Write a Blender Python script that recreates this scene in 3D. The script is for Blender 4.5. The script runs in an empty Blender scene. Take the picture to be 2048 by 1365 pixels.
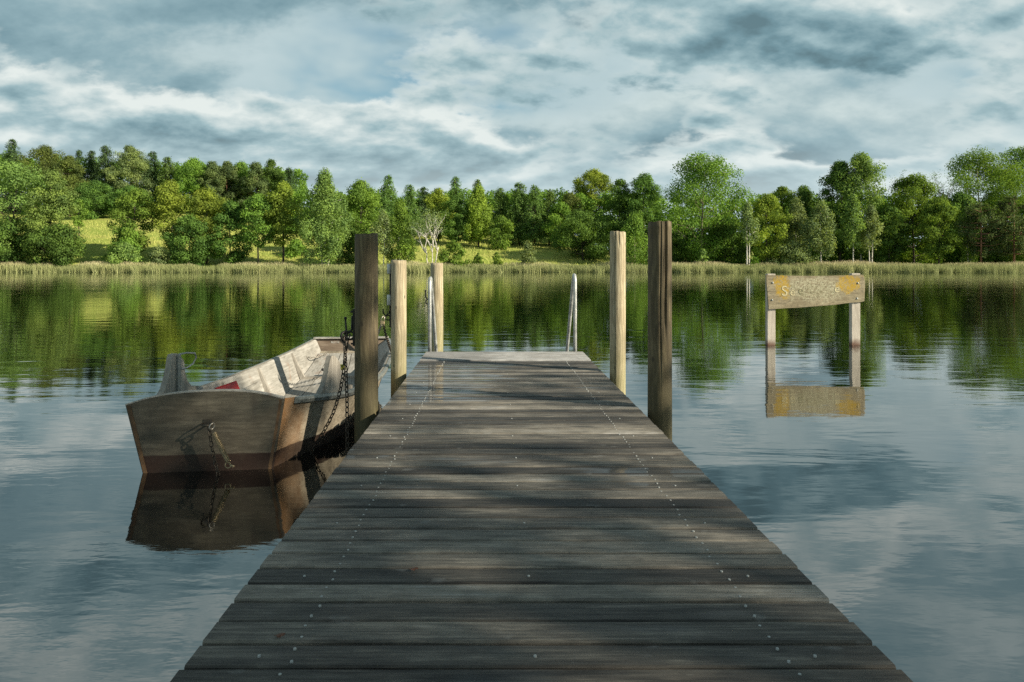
import bpy, bmesh, math, random
import numpy as np
from mathutils import Vector, Matrix

S = bpy.context.scene
COL = S.collection
R = math.radians
F, CX, HY, HW = 1479.0, 989.0, 528.5, 1.65      # lens in photo pixels, vanishing point, camera height over the water

# ------------------------------------------------------------------ camera
cd = bpy.data.cameras.new('camera'); cam = bpy.data.objects.new('camera', cd); COL.objects.link(cam)
cam.location = (0, 0, HW); cam.rotation_euler = (R(90), 0, 0)
cd.sensor_width = 36; cd.lens = 36 * F / 2048
cd.shift_x = (1024 - CX) / 2048; cd.shift_y = -(682.5 - HY) / 2048
cd.clip_start = 0.05; cd.clip_end = 3000
S.camera = cam

# ------------------------------------------------------------------ light
SUN_EL, SUN_AZ = 26.5, 115.0                      # azimuth clockwise from +Y: low, from behind on the right
sd = Vector((math.sin(R(SUN_AZ)) * math.cos(R(SUN_EL)), math.cos(R(SUN_AZ)) * math.cos(R(SUN_EL)), math.sin(R(SUN_EL))))
sl = bpy.data.lights.new('sun', 'SUN'); sl.energy = 5.0; sl.angle = R(0.5); sl.color = (1.0, 0.88, 0.68)
so = bpy.data.objects.new('sun', sl); COL.objects.link(so); so.rotation_euler = sd.to_track_quat('Z', 'Y').to_euler()
so.location = (20, -10, 30)
S.cycles.use_denoising = False                     # 128 samples are clean enough; the denoiser smears wood grain and leaves
S.view_settings.view_transform = 'Standard'; S.view_settings.look = 'None'
S.view_settings.exposure = 0.72; S.view_settings.gamma = 1.0

# ------------------------------------------------------------------ node helper
class NT:
    def __init__(s, tree): s.t = tree; s.n = tree.nodes; s.l = tree.links
    def add(s, typ, ins=None, **props):
        n = s.n.new(typ)
        for k, v in props.items(): setattr(n, k, v)
        for k, v in (ins or {}).items():
            sock = n.inputs[k]
            if hasattr(v, 'is_output') or isinstance(v, bpy.types.NodeSocket): s.l.new(v, sock)
            else: sock.default_value = v
        return n
    def math(s, op, a, b=0.0, c=0.0, clamp=False):
        n = s.add('ShaderNodeMath', {0: a, 1: b, 2: c}, operation=op); n.use_clamp = clamp
        return n.outputs[0]
    def vmath(s, op, a, b=(0, 0, 0)):
        return s.add('ShaderNodeVectorMath', {0: a, 1: b}, operation=op).outputs[0]
    def mapr(s, v, a, b, c=0.0, d=1.0, smooth=False):
        n = s.add('ShaderNodeMapRange', {0: v, 1: a, 2: b, 3: c, 4: d}); n.clamp = True
        if smooth: n.interpolation_type = 'SMOOTHSTEP'
        return n.outputs[0]
    def mix(s, f, a, b, mode='MIX'):
        n = s.add('ShaderNodeMix', data_type='RGBA', blend_type=mode); n.clamp_factor = True
        for i, v in ((0, f), (6, a), (7, b)):
            if isinstance(v, bpy.types.NodeSocket): s.l.new(v, n.inputs[i])
            else:
                if i and len(v) == 3: v = (*v, 1)
                n.inputs[i].default_value = v
        return n.outputs[2]
    def noise(s, vec, scale, detail=4, rough=0.55, dist=0.0, col=False):
        n = s.add('ShaderNodeTexNoise', {'Vector': vec, 'Scale': scale, 'Detail': detail, 'Roughness': rough, 'Distortion': dist})
        return n.outputs['Color' if col else 'Fac']
    def ramp(s, f, stops):
        n = s.add('ShaderNodeValToRGB', {0: f}); e = n.color_ramp.elements
        while len(e) < len(stops): e.new(0.5)
        for el, (p, c) in zip(e, stops): el.position = p; el.color = (*c, 1) if len(c) == 3 else c
        return n.outputs[0]
    def mapping(s, vec, scale=(1, 1, 1), loc=(0, 0, 0), rot=(0, 0, 0)):
        return s.add('ShaderNodeMapping', {'Vector': vec, 'Location': loc, 'Rotation': rot, 'Scale': scale}).outputs[0]

def material(name):
    m = bpy.data.materials.new(name); m.use_nodes = True
    m.node_tree.nodes.clear(); t = NT(m.node_tree)
    out = t.add('ShaderNodeOutputMaterial'); t.out = out.inputs['Surface']
    return m, t

def principled(t, color, rough=0.6, metal=0.0, bump=None, bstr=0.3, bdist=0.01, spec=0.5, **kw):
    p = t.add('ShaderNodeBsdfPrincipled')
    def setv(k, v):
        if isinstance(v, bpy.types.NodeSocket): t.l.new(v, p.inputs[k])
        else: p.inputs[k].default_value = (*v, 1) if isinstance(v, tuple) and len(v) == 3 else v
    setv('Base Color', color); setv('Roughness', rough); setv('Metallic', metal); setv('Specular IOR Level', spec)
    for k, v in kw.items(): setv(k, v)
    if bump is not None:
        b = t.add('ShaderNodeBump', {'Height': bump, 'Strength': bstr, 'Distance': bdist})
        t.l.new(b.outputs[0], p.inputs['Normal'])
    t.l.new(p.outputs[0], t.out)
    return p

# ------------------------------------------------------------------ world: sky with broken cloud
W = bpy.data.worlds.new('World'); S.world = W; W.use_nodes = True
W.node_tree.nodes.clear(); t = NT(W.node_tree)
wo = t.add('ShaderNodeOutputWorld')
sky = t.add('ShaderNodeTexSky', sky_type='NISHITA', sun_disc=False)
sky.sun_elevation = R(SUN_EL); sky.sun_rotation = R(SUN_AZ); sky.air_density = 1.0; sky.dust_density = 0.6; sky.ozone_density = 1.5
d = t.add('ShaderNodeTexCoord').outputs['Generated']
sp = t.add('ShaderNodeSeparateXYZ', {0: d})
zz = t.math('MAXIMUM', sp.outputs[2], 0.0)
den = t.math('ADD', zz, 0.40)
px = t.math('DIVIDE', sp.outputs[0], den); py = t.math('DIVIDE', sp.outputs[1], den)
pc = t.add('ShaderNodeCombineXYZ', {0: px, 1: py, 2: 0.0}).outputs[0]
def field(k, off, sc, det, rough, warp):
    v = t.mapping(pc, (1.05 * k, 1.30 * k, 1), loc=off, rot=(0, 0, R(-12)))
    if warp:
        v = t.vmath('ADD', v, t.vmath('MULTIPLY', t.vmath('SUBTRACT', t.noise(v, 1.7, 2, 0.5, col=True), (0.5, 0.5, 0.5)), (warp, warp, 0)))
    return t.noise(v, sc, det, rough)
# a high pale veil, then two decks of cloud banks with dark undersides and lit upper edges
veil = field(1.0, (1.3, 4.1, 0), 1.0, 5, 0.55, 0.2)
sky_gap = t.mix(1.0, sky.outputs[0], (0.058, 0.100, 0.098), 'MULTIPLY')
c = t.mix(t.mapr(veil, 0.32, 0.46, 0.25, 1.0, True), sky_gap, t.ramp(veil, [(0.35, (0.36, 0.50, 0.54)), (0.62, (0.60, 0.70, 0.71))]))
def bank(c, off, sc, lo, hi, dark, mid, light):
    d0 = field(1.0, off, sc, 8, 0.57, 0.10)
    d1 = field(1.035, off, sc, 4, 0.5, 0.12)
    s0 = field(1.0, off, sc, 2, 0.5, 0.12)
    rel = t.math('MULTIPLY', t.math('SUBTRACT', d1, d0), 4.5)
    thick = t.mapr(t.math('ADD', t.math('MULTIPLY', s0, 0.6), t.math('MULTIPLY', d0, 0.4)), lo, hi + 0.20, 0.76, 0.20)
    fine = t.math('MULTIPLY', t.math('SUBTRACT', field(1.0, off, sc * 4.5, 6, 0.6, 0.12), 0.5), 0.35)
    colr = t.ramp(t.math('ADD', t.math('ADD', thick, rel), fine), [(0.0, tuple(k * 0.72 for k in dark)), (0.18, dark), (0.48, mid), (0.95, light)])
    return t.mix(t.mapr(d0, lo, hi, 0.0, 1.0, True), c, colr)
c = bank(c, (3.7, 0.6, 0.2), 1.0, 0.36, 0.455, (0.150, 0.265, 0.315), (0.270, 0.405, 0.450), (0.58, 0.68, 0.675))
c = bank(c, (8.2, 5.3, 0.7), 1.8, 0.455, 0.525, (0.170, 0.290, 0.335), (0.33, 0.470, 0.505), (0.74, 0.80, 0.775))
hz = t.mapr(zz, 0.06, 0.19, 0.62, 0.0, True)
c = t.mix(hz, c, (0.64, 0.745, 0.76))
c = t.mix(t.mapr(zz, 0.46, 0.85, 0.0, 0.68, True), c, (0.03, 0.045, 0.055))      # unseen upper sky, darkened on purpose to lower the ambient light
bg = t.add('ShaderNodeBackground', {'Color': c, 'Strength': 0.65})
t.l.new(bg.outputs[0], wo.inputs['Surface'])

# ------------------------------------------------------------------ mesh builder
def P(px, py, Y):                                  # a photo pixel at a real distance -> point in metres
    return np.array([(px - CX) * Y / F, Y, HW - (py - HY) * Y / F])

class MB:
    def __init__(s): s.v = []; s.f = []; s.n = 0; s.smooth = []; s.val = []
    def add(s, verts, faces, smooth=False, val=0.5):
        b = s.n; verts = [tuple(map(float, p)) for p in verts]
        s.v += verts; s.n += len(verts)
        for f in faces: s.f.append([i + b for i in f]); s.smooth.append(smooth); s.val.append(val)
    def box(s, c, size, rot=None, val=0.5, bev=0.0):
        hx, hy, hz = [k / 2 for k in size]
        if bev > 0:
            bm = bmesh.new(); bmesh.ops.create_cube(bm, size=1.0)
            bmesh.ops.scale(bm, vec=size, verts=bm.verts)
            bmesh.ops.bevel(bm, geom=bm.edges[:], offset=bev, segments=1, affect='EDGES', profile=0.5)
            vs = [np.array(v.co) for v in bm.verts]; bm.verts.index_update()
            fs = [[v.index for v in f.verts] for f in bm.faces]; bm.free()
        else:
            vs = [np.array((sx * hx, sy * hy, sz * hz)) for sz in (-1, 1) for sy in (-1, 1) for sx in (-1, 1)]
            fs = [(0, 2, 3, 1), (4, 5, 7, 6), (0, 1, 5, 4), (2, 6, 7, 3), (0, 4, 6, 2), (1, 3, 7, 5)]
        if rot is not None:
            M = np.array(rot); vs = [M @ v for v in vs]
        s.add([v + np.array(c) for v in vs], fs, False, val)
    def tube(s, pts, r, sides=8, caps=True, smooth=True, closed=False, val=0.5):
        pts = [np.array(p, float) for p in pts]; n = len(pts)
        rs = r if hasattr(r, '__len__') else [r] * n
        vs = []; up = None
        for i in range(n):
            a = pts[(i - 1) % n] if (closed or i > 0) else pts[i]
            b = pts[(i + 1) % n] if (closed or i < n - 1) else pts[i]
            tg = b - a; tg = tg / (np.linalg.norm(tg) + 1e-9)
            if up is None:
                up = np.array((0, 0, 1.0)) if abs(tg[2]) < 0.9 else np.array((1.0, 0, 0))
            e1 = np.cross(tg, up); e1 /= (np.linalg.norm(e1) + 1e-9); e2 = np.cross(e1, tg); up = e2
            for k in range(sides):
                a_ = 2 * math.pi * k / sides
                vs.append(pts[i] + rs[i] * (math.cos(a_) * e1 + math.sin(a_) * e2))
        fs = []
        for i in range(n if closed else n - 1):
            j = (i + 1) % n
            for k in range(sides):
                k2 = (k + 1) % sides
                fs.append((i * sides + k, i * sides + k2, j * sides + k2, j * sides + k))
        if caps and not closed:
            fs.append(tuple(range(sides))[::-1]); fs.append(tuple((n - 1) * sides + k for k in range(sides)))
        s.add(vs, fs, smooth, val)
    def lathe(s, c, prof, sides=20, axis=None):
        vs = []; c = np.array(c, float)
        M = np.eye(3) if axis is None else np.array(Vector((0, 0, 1)).rotation_difference(Vector(axis)).to_matrix())
        for r, z in prof:
            for k in range(sides):
                a = 2 * math.pi * k / sides
                vs.append(c + M @ np.array((r * math.cos(a), r * math.sin(a), z)))
        fs = []
        for i in range(len(prof) - 1):
            for k in range(sides):
                k2 = (k + 1) % sides
                fs.append((i * sides + k, i * sides + k2, (i + 1) * sides + k2, (i + 1) * sides + k))
        fs.append(tuple(range(sides))[::-1]); fs.append(tuple((len(prof) - 1) * sides + k for k in range(sides)))
        s.add(vs, fs, True)
    def prism(s, pts_a, pts_b, smooth=False, val=0.5):   # two matching outlines (closed)
        n = len(pts_a)
        fs = [tuple(range(n)), tuple(range(2 * n - 1, n - 1, -1))]
        fs += [(i, i + n, (i + 1) % n + n, (i + 1) % n) for i in range(n)]
        s.add(list(pts_a) + list(pts_b), fs, smooth, val)
    def build(s, name, mat, parent=None, world=True):
        me = bpy.data.meshes.new(name)
        V = np.array(s.v, float)
        if parent is not None and world: V = V - base_of(parent)
        me.from_pydata([tuple(v) for v in V], [], s.f)
        me.polygons.foreach_set('use_smooth', s.smooth)
        at = me.attributes.new('v', 'FLOAT', 'FACE'); at.data.foreach_set('value', s.val)
        me.update()
        bm = bmesh.new(); bm.from_mesh(me); bmesh.ops.recalc_face_normals(bm, faces=bm.faces); bm.to_mesh(me); bm.free()
        return link(name, me, mat, parent)

def base_of(o):
    p = np.zeros(3)
    while o is not None: p += np.array(o.location); o = o.parent
    return p

def link(name, me, mat, parent=None):
    o = bpy.data.objects.new(name, me); COL.objects.link(o)
    if mat is not None: me.materials.append(mat)
    if parent is not None: o.parent = parent
    return o

def tag(o, label=None, cat=None, group=None, kind=None):
    for k, v in (('label', label), ('category', cat), ('group', group), ('kind', kind)):
        if v: o[k] = v
    return o

def thing(name, label, cat, loc, group=None):
    o = bpy.data.objects.new(name, None); COL.objects.link(o); o.location = [float(x) for x in loc]
    o.empty_display_size = 0.2
    return tag(o, label, cat, group)

def quads_mesh(name, V, val, smooth=False):            # V: (n,4,3) float array, val: (n,) float
    n = len(V); me = bpy.data.meshes.new(name)
    me.vertices.add(4 * n); me.vertices.foreach_set('co', V.reshape(-1).astype(np.float32))
    me.loops.add(4 * n); me.loops.foreach_set('vertex_index', np.arange(4 * n, dtype=np.int32))
    me.polygons.add(n); me.polygons.foreach_set('loop_start', np.arange(0, 4 * n, 4, dtype=np.int32))
    at = me.attributes.new('v', 'FLOAT', 'FACE'); at.data.foreach_set('value', val.astype(np.float32))
    me.update(calc_edges=True); me.validate()
    return me

# ------------------------------------------------------------------ materials
def wood(name, dark, mid, light, along, grain=60.0, stretch=0.05, blot=1.2, rough=0.7, extra=None, bstr=0.4, bdist=0.004, vatt=0.0):
    m, t = material(name)
    co = t.add('ShaderNodeTexCoord').outputs['Object']
    sc = [1, 1, 1]; sc['xyz'.index(along)] = stretch
    g = t.noise(t.mapping(co, sc), grain, 6, 0.65, 0.2)
    sc2 = [1, 1, 1]; sc2['xyz'.index(along)] = stretch * 3
    g2 = t.noise(t.mapping(co, sc2, (3, 7, 1)), grain * 0.16, 4, 0.6, 0.8)
    b = t.noise(co, blot, 5, 0.6)
    f = t.math('ADD', t.math('MULTIPLY', g, 0.45), t.math('ADD', t.math('MULTIPLY', g2, 0.35), t.math('MULTIPLY', b, 0.3)))
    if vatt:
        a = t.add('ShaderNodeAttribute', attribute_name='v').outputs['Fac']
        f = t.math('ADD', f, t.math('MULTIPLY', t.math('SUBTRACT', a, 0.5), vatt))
    c = t.ramp(f, [(0.34, dark), (0.53, mid), (0.72, light)] if not vatt else [(0.40, dark), (0.54, mid), (0.69, light)] + ([(0.86, tuple(min(0.46, k * 2.3) for k in light))] if vatt else []))  # top pale stop serves the sunlight painted on the jetty's end planks
    r = t.mapr(b, 0.3, 0.7, rough - 0.1, rough + 0.12)
    kw = {}
    if extra:
        c, r, *rest = extra(t, co, c, r)
        if rest: kw = {'Coat Weight': rest[0], 'Coat Roughness': 0.085, 'Coat IOR': 1.36}
    principled(t, c, r, bump=g, bstr=bstr, bdist=bdist, spec=0.35, **kw)
    return m

def metal(name, col, rough, metallic=0.9, noise=30.0):
    m, t = material(name); co = t.add('ShaderNodeTexCoord').outputs['Object']
    n = t.noise(co, noise, 5, 0.6)
    c = t.mix(t.mapr(n, 0.3, 0.7), tuple(k * 0.65 for k in col), tuple(min(1, k * 1.2) for k in col))
    principled(t, c, t.mapr(n, 0.3, 0.7, rough - 0.1, rough + 0.15), metallic, bump=n, bstr=0.15, bdist=0.002)
    return m

def plain(name, col, rough=0.6, noise=20.0, var=0.25):
    m, t = material(name); co = t.add('ShaderNodeTexCoord').outputs['Object']
    n = t.noise(co, noise, 5, 0.6)
    c = t.mix(t.mapr(n, 0.3, 0.7), tuple(k * (1 - var) for k in col), tuple(min(1, k * (1 + var)) for k in col))
    principled(t, c, rough, bump=n, bstr=0.15, bdist=0.002)
    return m

def deck_extra(t, co, c, r):                           # rain-wet patches, stains
    sx = t.add('ShaderNodeSeparateXYZ', {0: co})
    wet = t.noise(t.mapping(co, (0.55, 2.4, 1), (2.3, 0.4, 0)), 1.25, 4, 0.55)
    # the far left corner of the deck still carries a film of water
    near = t.math('MULTIPLY', t.mapr(sx.outputs[1], 5.9, 7.6), t.mapr(sx.outputs[0], 0.15, -0.85))
    w = t.mapr(t.math('ADD', wet, t.math('MULTIPLY', near, 0.60)), 0.58, 0.70, 0.0, 1.0, True)
    c = t.mix(t.math('MULTIPLY', w, 0.35), c, (0.035, 0.038, 0.042))
    w = t.math('MULTIPLY', w, t.mapr(sx.outputs[1], 9.0, 8.75))
    mot = t.noise(t.mapping(co, (0.5, 1, 1), (4, 1, 0)), 16.0, 6, 0.7)
    c = t.mix(t.mapr(mot, 0.35, 0.65, 0.45, 0.0), c, (0.022, 0.023, 0.024))
    spots = t.noise(t.mapping(co, (1, 1.8, 1), (9, 3, 0)), 7.0, 3, 0.5)
    c = t.mix(t.mapr(spots, 0.66, 0.76, 0.0, 0.35), c, (0.24, 0.25, 0.25))
    return c, r, t.math('MULTIPLY', w, t.mapr(t.noise(t.mapping(co, (0.4, 1, 1)), 9.0, 4, 0.6), 0.35, 0.6, 0.25, 0.75))

M = {}
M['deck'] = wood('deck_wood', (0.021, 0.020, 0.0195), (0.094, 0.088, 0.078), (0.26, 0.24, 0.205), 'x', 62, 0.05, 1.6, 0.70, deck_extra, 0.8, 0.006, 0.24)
M['beam'] = wood('beam_wood', (0.02, 0.018, 0.015), (0.06, 0.055, 0.045), (0.12, 0.11, 0.09), 'y', 40, 0.05)
def pile_extra(bright):
    def ex(t, co, c, r):
        w = t.add('ShaderNodeTexWave', {'Vector': t.mapping(co, (1, 1, 0.30)), 'Scale': 8.0, 'Distortion': 14.0, 'Detail': 2.0, 'Detail Scale': 0.7, 'Detail Roughness': 0.5}, wave_type='BANDS', bands_direction='X').outputs['Fac']
        c = t.mix(t.mapr(w, 0.45, 0.95, 0.0, 0.7), c, tuple(k * 0.40 for k in bright))
        big = t.noise(t.mapping(co, (1.5, 1.5, 0.5), (3, 1, 2)), 3.2, 6, 0.7)
        c = t.mix(t.mapr(big, 0.5, 0.72, 0.0, 0.6), c, tuple(k * 0.22 + 0.02 for k in bright))
        kn = t.add('ShaderNodeTexVoronoi', {'Vector': t.mapping(co, (1, 1, 0.45)), 'Scale': 7.0}).outputs['Distance']
        c = t.mix(t.mapr(kn, 0.04, 0.10, 0.8, 0.0), c, (0.035, 0.028, 0.02))
        z = t.add('ShaderNodeSeparateXYZ', {0: co}).outputs[2]
        al = t.math('MULTIPLY', t.mapr(z, 0.95, 0.25), t.mapr(t.noise(co, 6, 3), 0.3, 0.6, 0.5, 1))
        c = t.mix(t.math('MULTIPLY', al, 0.75), c, tuple(k * 0.30 + 0.01 for k in (bright[0] * 0.95, bright[1] * 1.15, bright[2] * 0.7)))
        return c, r
    return ex
M['pile_brown'] = wood('pile_brown', (0.020, 0.016, 0.011), (0.085, 0.068, 0.040), (0.22, 0.182, 0.108), 'z', 34, 0.10, 2.5, 0.75, pile_extra((0.2, 0.16, 0.09)), 0.6, 0.006)
M['pile_pale'] = wood('pile_pale', (0.15, 0.122, 0.075), (0.36, 0.305, 0.205), (0.55, 0.495, 0.36), 'z', 34, 0.10, 2.5, 0.75, pile_extra((0.62, 0.52, 0.34)), 0.6, 0.006)
def hull_extra(t, co, c, r, orange=True):
    s = t.add('ShaderNodeSeparateXYZ', {0: co})
    n = t.noise(co, 5, 4, 0.6)
    # dark stain patches and drips
    dr = t.noise(t.mapping(co, (1, 1, 0.18), (5, 2, 0)), 7, 4, 0.6)
    c = t.mix(t.mapr(dr, 0.50, 0.70, 0, 0.65), c, (0.05, 0.043, 0.035))
    c = t.mix(t.mapr(t.noise(t.mapping(co, (1, 0.5, 1), (8, 2, 5)), 11, 6, 0.72), 0.55, 0.68, 0, 0.5), c, (0.06, 0.055, 0.045))
    # tannin stain at the stern corners
    o = t.math('MULTIPLY', t.mapr(t.math('ADD', s.outputs[1], t.math('MULTIPLY', n, 0.5)), 0.72, 0.30), t.mapr(s.outputs[0], 0.3, 0.45))
    if orange: c = t.mix(t.math('MULTIPLY', o, 0.75), c, (0.26, 0.12, 0.035))
    # nail heads / pits
    v = t.add('ShaderNodeTexVoronoi', {'Vector': co, 'Scale': 7.0}).outputs['Distance']
    c = t.mix(t.mapr(v, 0.03, 0.055, 0.8, 0.0), c, (0.02, 0.017, 0.014))
    # red-brown bottom paint up to the old waterline
    b = t.mapr(t.math('ADD', s.outputs[2], t.math('MULTIPLY', n, 0.02)), 0.150, 0.140)
    c = t.mix(t.math('MULTIPLY', b, t.mapr(n, 0.35, 0.6, 0.82, 0.98)), c, (0.017, 0.0075, 0.005))
    return c, r
M['hull'] = wood('hull_wood', (0.11, 0.09, 0.065), (0.27, 0.235, 0.18), (0.42, 0.38, 0.31), 'y', 50, 0.05, 1.8, 0.7, hull_extra)
def inner_extra(t, co, c, r):
    n = t.noise(t.mapping(co, (1, 0.3, 1), (2, 2, 2)), 9, 6, 0.7)
    c = t.mix(t.mapr(n, 0.56, 0.68, 0, 0.55), c, (0.10, 0.09, 0.075))
    c = t.mix(t.mapr(t.noise(co, 4.5, 5, 0.65), 0.62, 0.72, 0, 0.5), c, (0.22, 0.11, 0.06))
    v = t.add('ShaderNodeTexVoronoi', {'Vector': co, 'Scale': 8.0}).outputs['Distance']
    return t.mix(t.mapr(v, 0.03, 0.06, 0.8, 0.0), c, (0.025, 0.02, 0.016)), r
M['transom'] = wood('transom_wood_shaded', (0.022, 0.019, 0.014), (0.066, 0.059, 0.045), (0.140, 0.127, 0.098), 'x', 40, 0.06, 2.2, 0.65, lambda t, co, c, r: hull_extra(t, co, c, r, False))  # darker than the hull: the stern board's shade is put into its colour
M['inner'] = wood('inner_wood', (0.085, 0.08, 0.072), (0.27, 0.262, 0.24), (0.46, 0.45, 0.43), 'y', 45, 0.05, 2.6, 0.7, inner_extra)
M['grey_wood'] = wood('grey_wood', (0.12, 0.105, 0.09), (0.28, 0.26, 0.23), (0.44, 0.42, 0.38), 'z', 45, 0.06, 3, 0.75)
M['post_wood'] = wood('post_wood', (0.22, 0.19, 0.16), (0.42, 0.38, 0.33), (0.58, 0.54, 0.48), 'z', 45, 0.06, 3, 0.75,
    lambda t, co, c, r: (t.mix(t.mapr(t.math('ADD', t.add('ShaderNodeSeparateXYZ', {0: co}).outputs[2], t.math('MULTIPLY', t.noise(co, 9, 3), 0.12)), 0.20, 0.07, 0, 0.9), c, (0.10, 0.04, 0.022)), r))
def sign_extra(t, co, c, r):
    s = t.add('ShaderNodeSeparateXYZ', {0: co})
    n = t.noise(co, 14, 6, 0.75); n2 = t.noise(co, 30, 6, 0.8)
    wp = t.vmath('ADD', co, t.vmath('MULTIPLY', t.vmath('SUBTRACT', t.noise(co, 4.5, 5, 0.65, col=True), (0.5, 0.5, 0.5)), (0.5, 0, 0.5)))
    sw = t.add('ShaderNodeSeparateXYZ', {0: wp})
    def blob(cx, cz, rx, rz):
        a = t.math('DIVIDE', t.math('SUBTRACT', sw.outputs[0], cx), rx); b = t.math('DIVIDE', t.math('SUBTRACT', sw.outputs[2], cz), rz)
        return t.math('SQRT', t.math('ADD', t.math('POWER', t.math('ABSOLUTE', a), 2.0), t.math('POWER', t.math('ABSOLUTE', b), 2.0)))
    # pale and dark crusts of lichen
    mid = blob(0.0, 1.15, 0.75, 0.30)
    cr = t.math('MULTIPLY', t.mapr(t.math('ADD', mid, t.math('MULTIPLY', n, 0.9)), 1.45, 1.05), t.mapr(n2, 0.46, 0.56))
    c = t.mix(t.mapr(t.noise(t.mapping(co, (1, 1, 2)), 12, 6, 0.75), 0.5, 0.6, 0, 0.6), c, (0.10, 0.09, 0.06))
    c = t.mix(t.math('MULTIPLY', cr, 0.9), c, (0.47, 0.465, 0.33))
    dk = t.math('MULTIPLY', t.mapr(blob(-0.1, 1.10, 0.72, 0.14), 1.1, 0.5), t.mapr(t.noise(co, 17, 5, 0.7), 0.48, 0.56))
    c = t.mix(t.math('MULTIPLY', dk, 0.55), c, (0.13, 0.12, 0.06))
    # orange-yellow lichen
    for (bx, bz, rx, rz) in ((-0.68, 1.18, 0.15, 0.26), (0.62, 1.24, 0.20, 0.19), (0.84, 1.26, 0.13, 0.18)):
        k = t.mapr(t.math('ADD', blob(bx, bz, rx, rz), t.math('MULTIPLY', n, 1.1)), 1.6, 1.25)
        c = t.mix(t.math('MULTIPLY', k, t.mapr(t.noise(co, 22, 6, 0.8), 0.40, 0.56, 0.1, 0.97)), c, t.mix(n2, (0.27, 0.15, 0.010), (0.54, 0.37, 0.016)))
    return c, r
M['sign'] = wood('sign_wood', (0.105, 0.083, 0.048), (0.25, 0.212, 0.138), (0.40, 0.355, 0.25), 'x', 35, 0.08, 3, 0.8, sign_extra)
M['letter'] = plain('letter_paint', (0.50, 0.45, 0.28), 0.8, 60, 0.5)
M['letter_dim'] = plain('worn_letter', (0.21, 0.20, 0.115), 0.8)
M['galv'] = metal('galvanised_steel', (0.50, 0.52, 0.52), 0.48, 0.55, 9.0)
M['grey_metal'] = metal('grey_metal', (0.30, 0.32, 0.31), 0.5, 0.6)
M['black_iron'] = metal('black_iron', (0.020, 0.019, 0.018), 0.5, 0.3)
M['chain'] = metal('chain_steel', (0.10, 0.085, 0.07), 0.45, 0.7)
M['chain_bright'] = metal('bright_chain', (0.45, 0.42, 0.37), 0.4, 0.8)
M['brass'] = metal('brass', (0.40, 0.32, 0.2), 0.4, 0.7)
M['screw'] = plain('screw_head', (0.34, 0.36, 0.36), 0.45)
M['red'] = plain('red_plate', (0.50, 0.022, 0.022), 0.45, 10, 0.1)
M['white'] = plain('white_paint', (0.75, 0.75, 0.72), 0.5)
M['glass_green'] = plain('green_bottle_glass', (0.09, 0.10, 0.008), 0.08)
M['black'] = plain('black_foil', (0.012, 0.011, 0.012), 0.3)
M['rope'] = plain('pale_rope', (0.45, 0.43, 0.38), 0.8)
M['bluerope'] = plain('grey_rope', (0.30, 0.32, 0.33), 0.8)
M['leaf_dead'] = plain('dead_leaf', (0.11, 0.04, 0.018), 0.6)

def leafmat(name, col, var=0.4, trans=0.35):
    m, t = material(name)
    a = t.add('ShaderNodeAttribute', attribute_name='v').outputs['Fac']
    oi = t.add('ShaderNodeObjectInfo').outputs['Random']
    lo = (col[0] * (1 - var) * 0.85, col[1] * (1 - var), col[2] * (1 - var * 0.4)); hi = (col[0] * (1 + var * 1.15), col[1] * (1 + var), col[2] * (1 + var * 0.5))
    c = t.mix(a, lo, hi)
    hs = t.add('ShaderNodeHueSaturation', {'Color': c, 'Hue': t.mapr(oi, 0, 1, 0.488, 0.508), 'Value': t.mapr(oi, 0, 1, 0.86, 1.14)}).outputs[0]
    p = t.add('ShaderNodeBsdfDiffuse', {'Color': hs})
    tr = t.add('ShaderNodeBsdfTranslucent', {'Color': t.mix(1.0, hs, (1.25, 1.2, 0.5), 'MULTIPLY')})
    mx = t.add('ShaderNodeMixShader', {0: trans, 1: p.outputs[0], 2: tr.outputs[0]})
    t.l.new(mx.outputs[0], t.out)
    return m
LEAF = {
    'lime':  leafmat('leaf_lime', (0.23, 0.32, 0.055)),
    'pale':  leafmat('leaf_pale', (0.19, 0.295, 0.08)),
    'mid':   leafmat('leaf_mid', (0.158, 0.262, 0.05)),
    'dark':  leafmat('leaf_dark', (0.106, 0.19, 0.045)),
    'brown': leafmat('leaf_brown', (0.13, 0.178, 0.052)),
    'fir':   leafmat('leaf_fir', (0.095, 0.16, 0.064), 0.35, 0.15),
    'larch': leafmat('leaf_larch', (0.16, 0.265, 0.072), 0.35, 0.25),
    'pine':  leafmat('leaf_pine', (0.115, 0.165, 0.062), 0.35, 0.2),
    'grey':  leafmat('leaf_grey', (0.2, 0.265, 0.105)),
}
def barkmat(name, dark, light, spots=None):
    m, t = material(name); co = t.add('ShaderNodeTexCoord').outputs['Object']
    n = t.noise(t.mapping(co, (1, 1, 0.3)), 3.0, 5, 0.65)
    c = t.mix(t.mapr(n, 0.35, 0.65), dark, light)
    if spots: c = t.mix(t.mapr(t.noise(t.mapping(co, (1, 1, 1.6), (4, 4, 4)), 1.6, 4, 0.6), 0.56, 0.64), c, spots)
    principled(t, c, 0.85, bump=n, bstr=0.4, bdist=0.03); return m
BARK = {'dark': barkmat('bark_dark', (0.025, 0.02, 0.015), (0.08, 0.065, 0.05)),
        'birch': barkmat('bark_birch', (0.42, 0.40, 0.36), (0.66, 0.64, 0.58), (0.07, 0.065, 0.055)),
        'pine': barkmat('bark_pine', (0.12, 0.06, 0.035), (0.32, 0.17, 0.10)),
        'tan': barkmat('bark_tan', (0.10, 0.085, 0.06), (0.26, 0.22, 0.16))}

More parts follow.
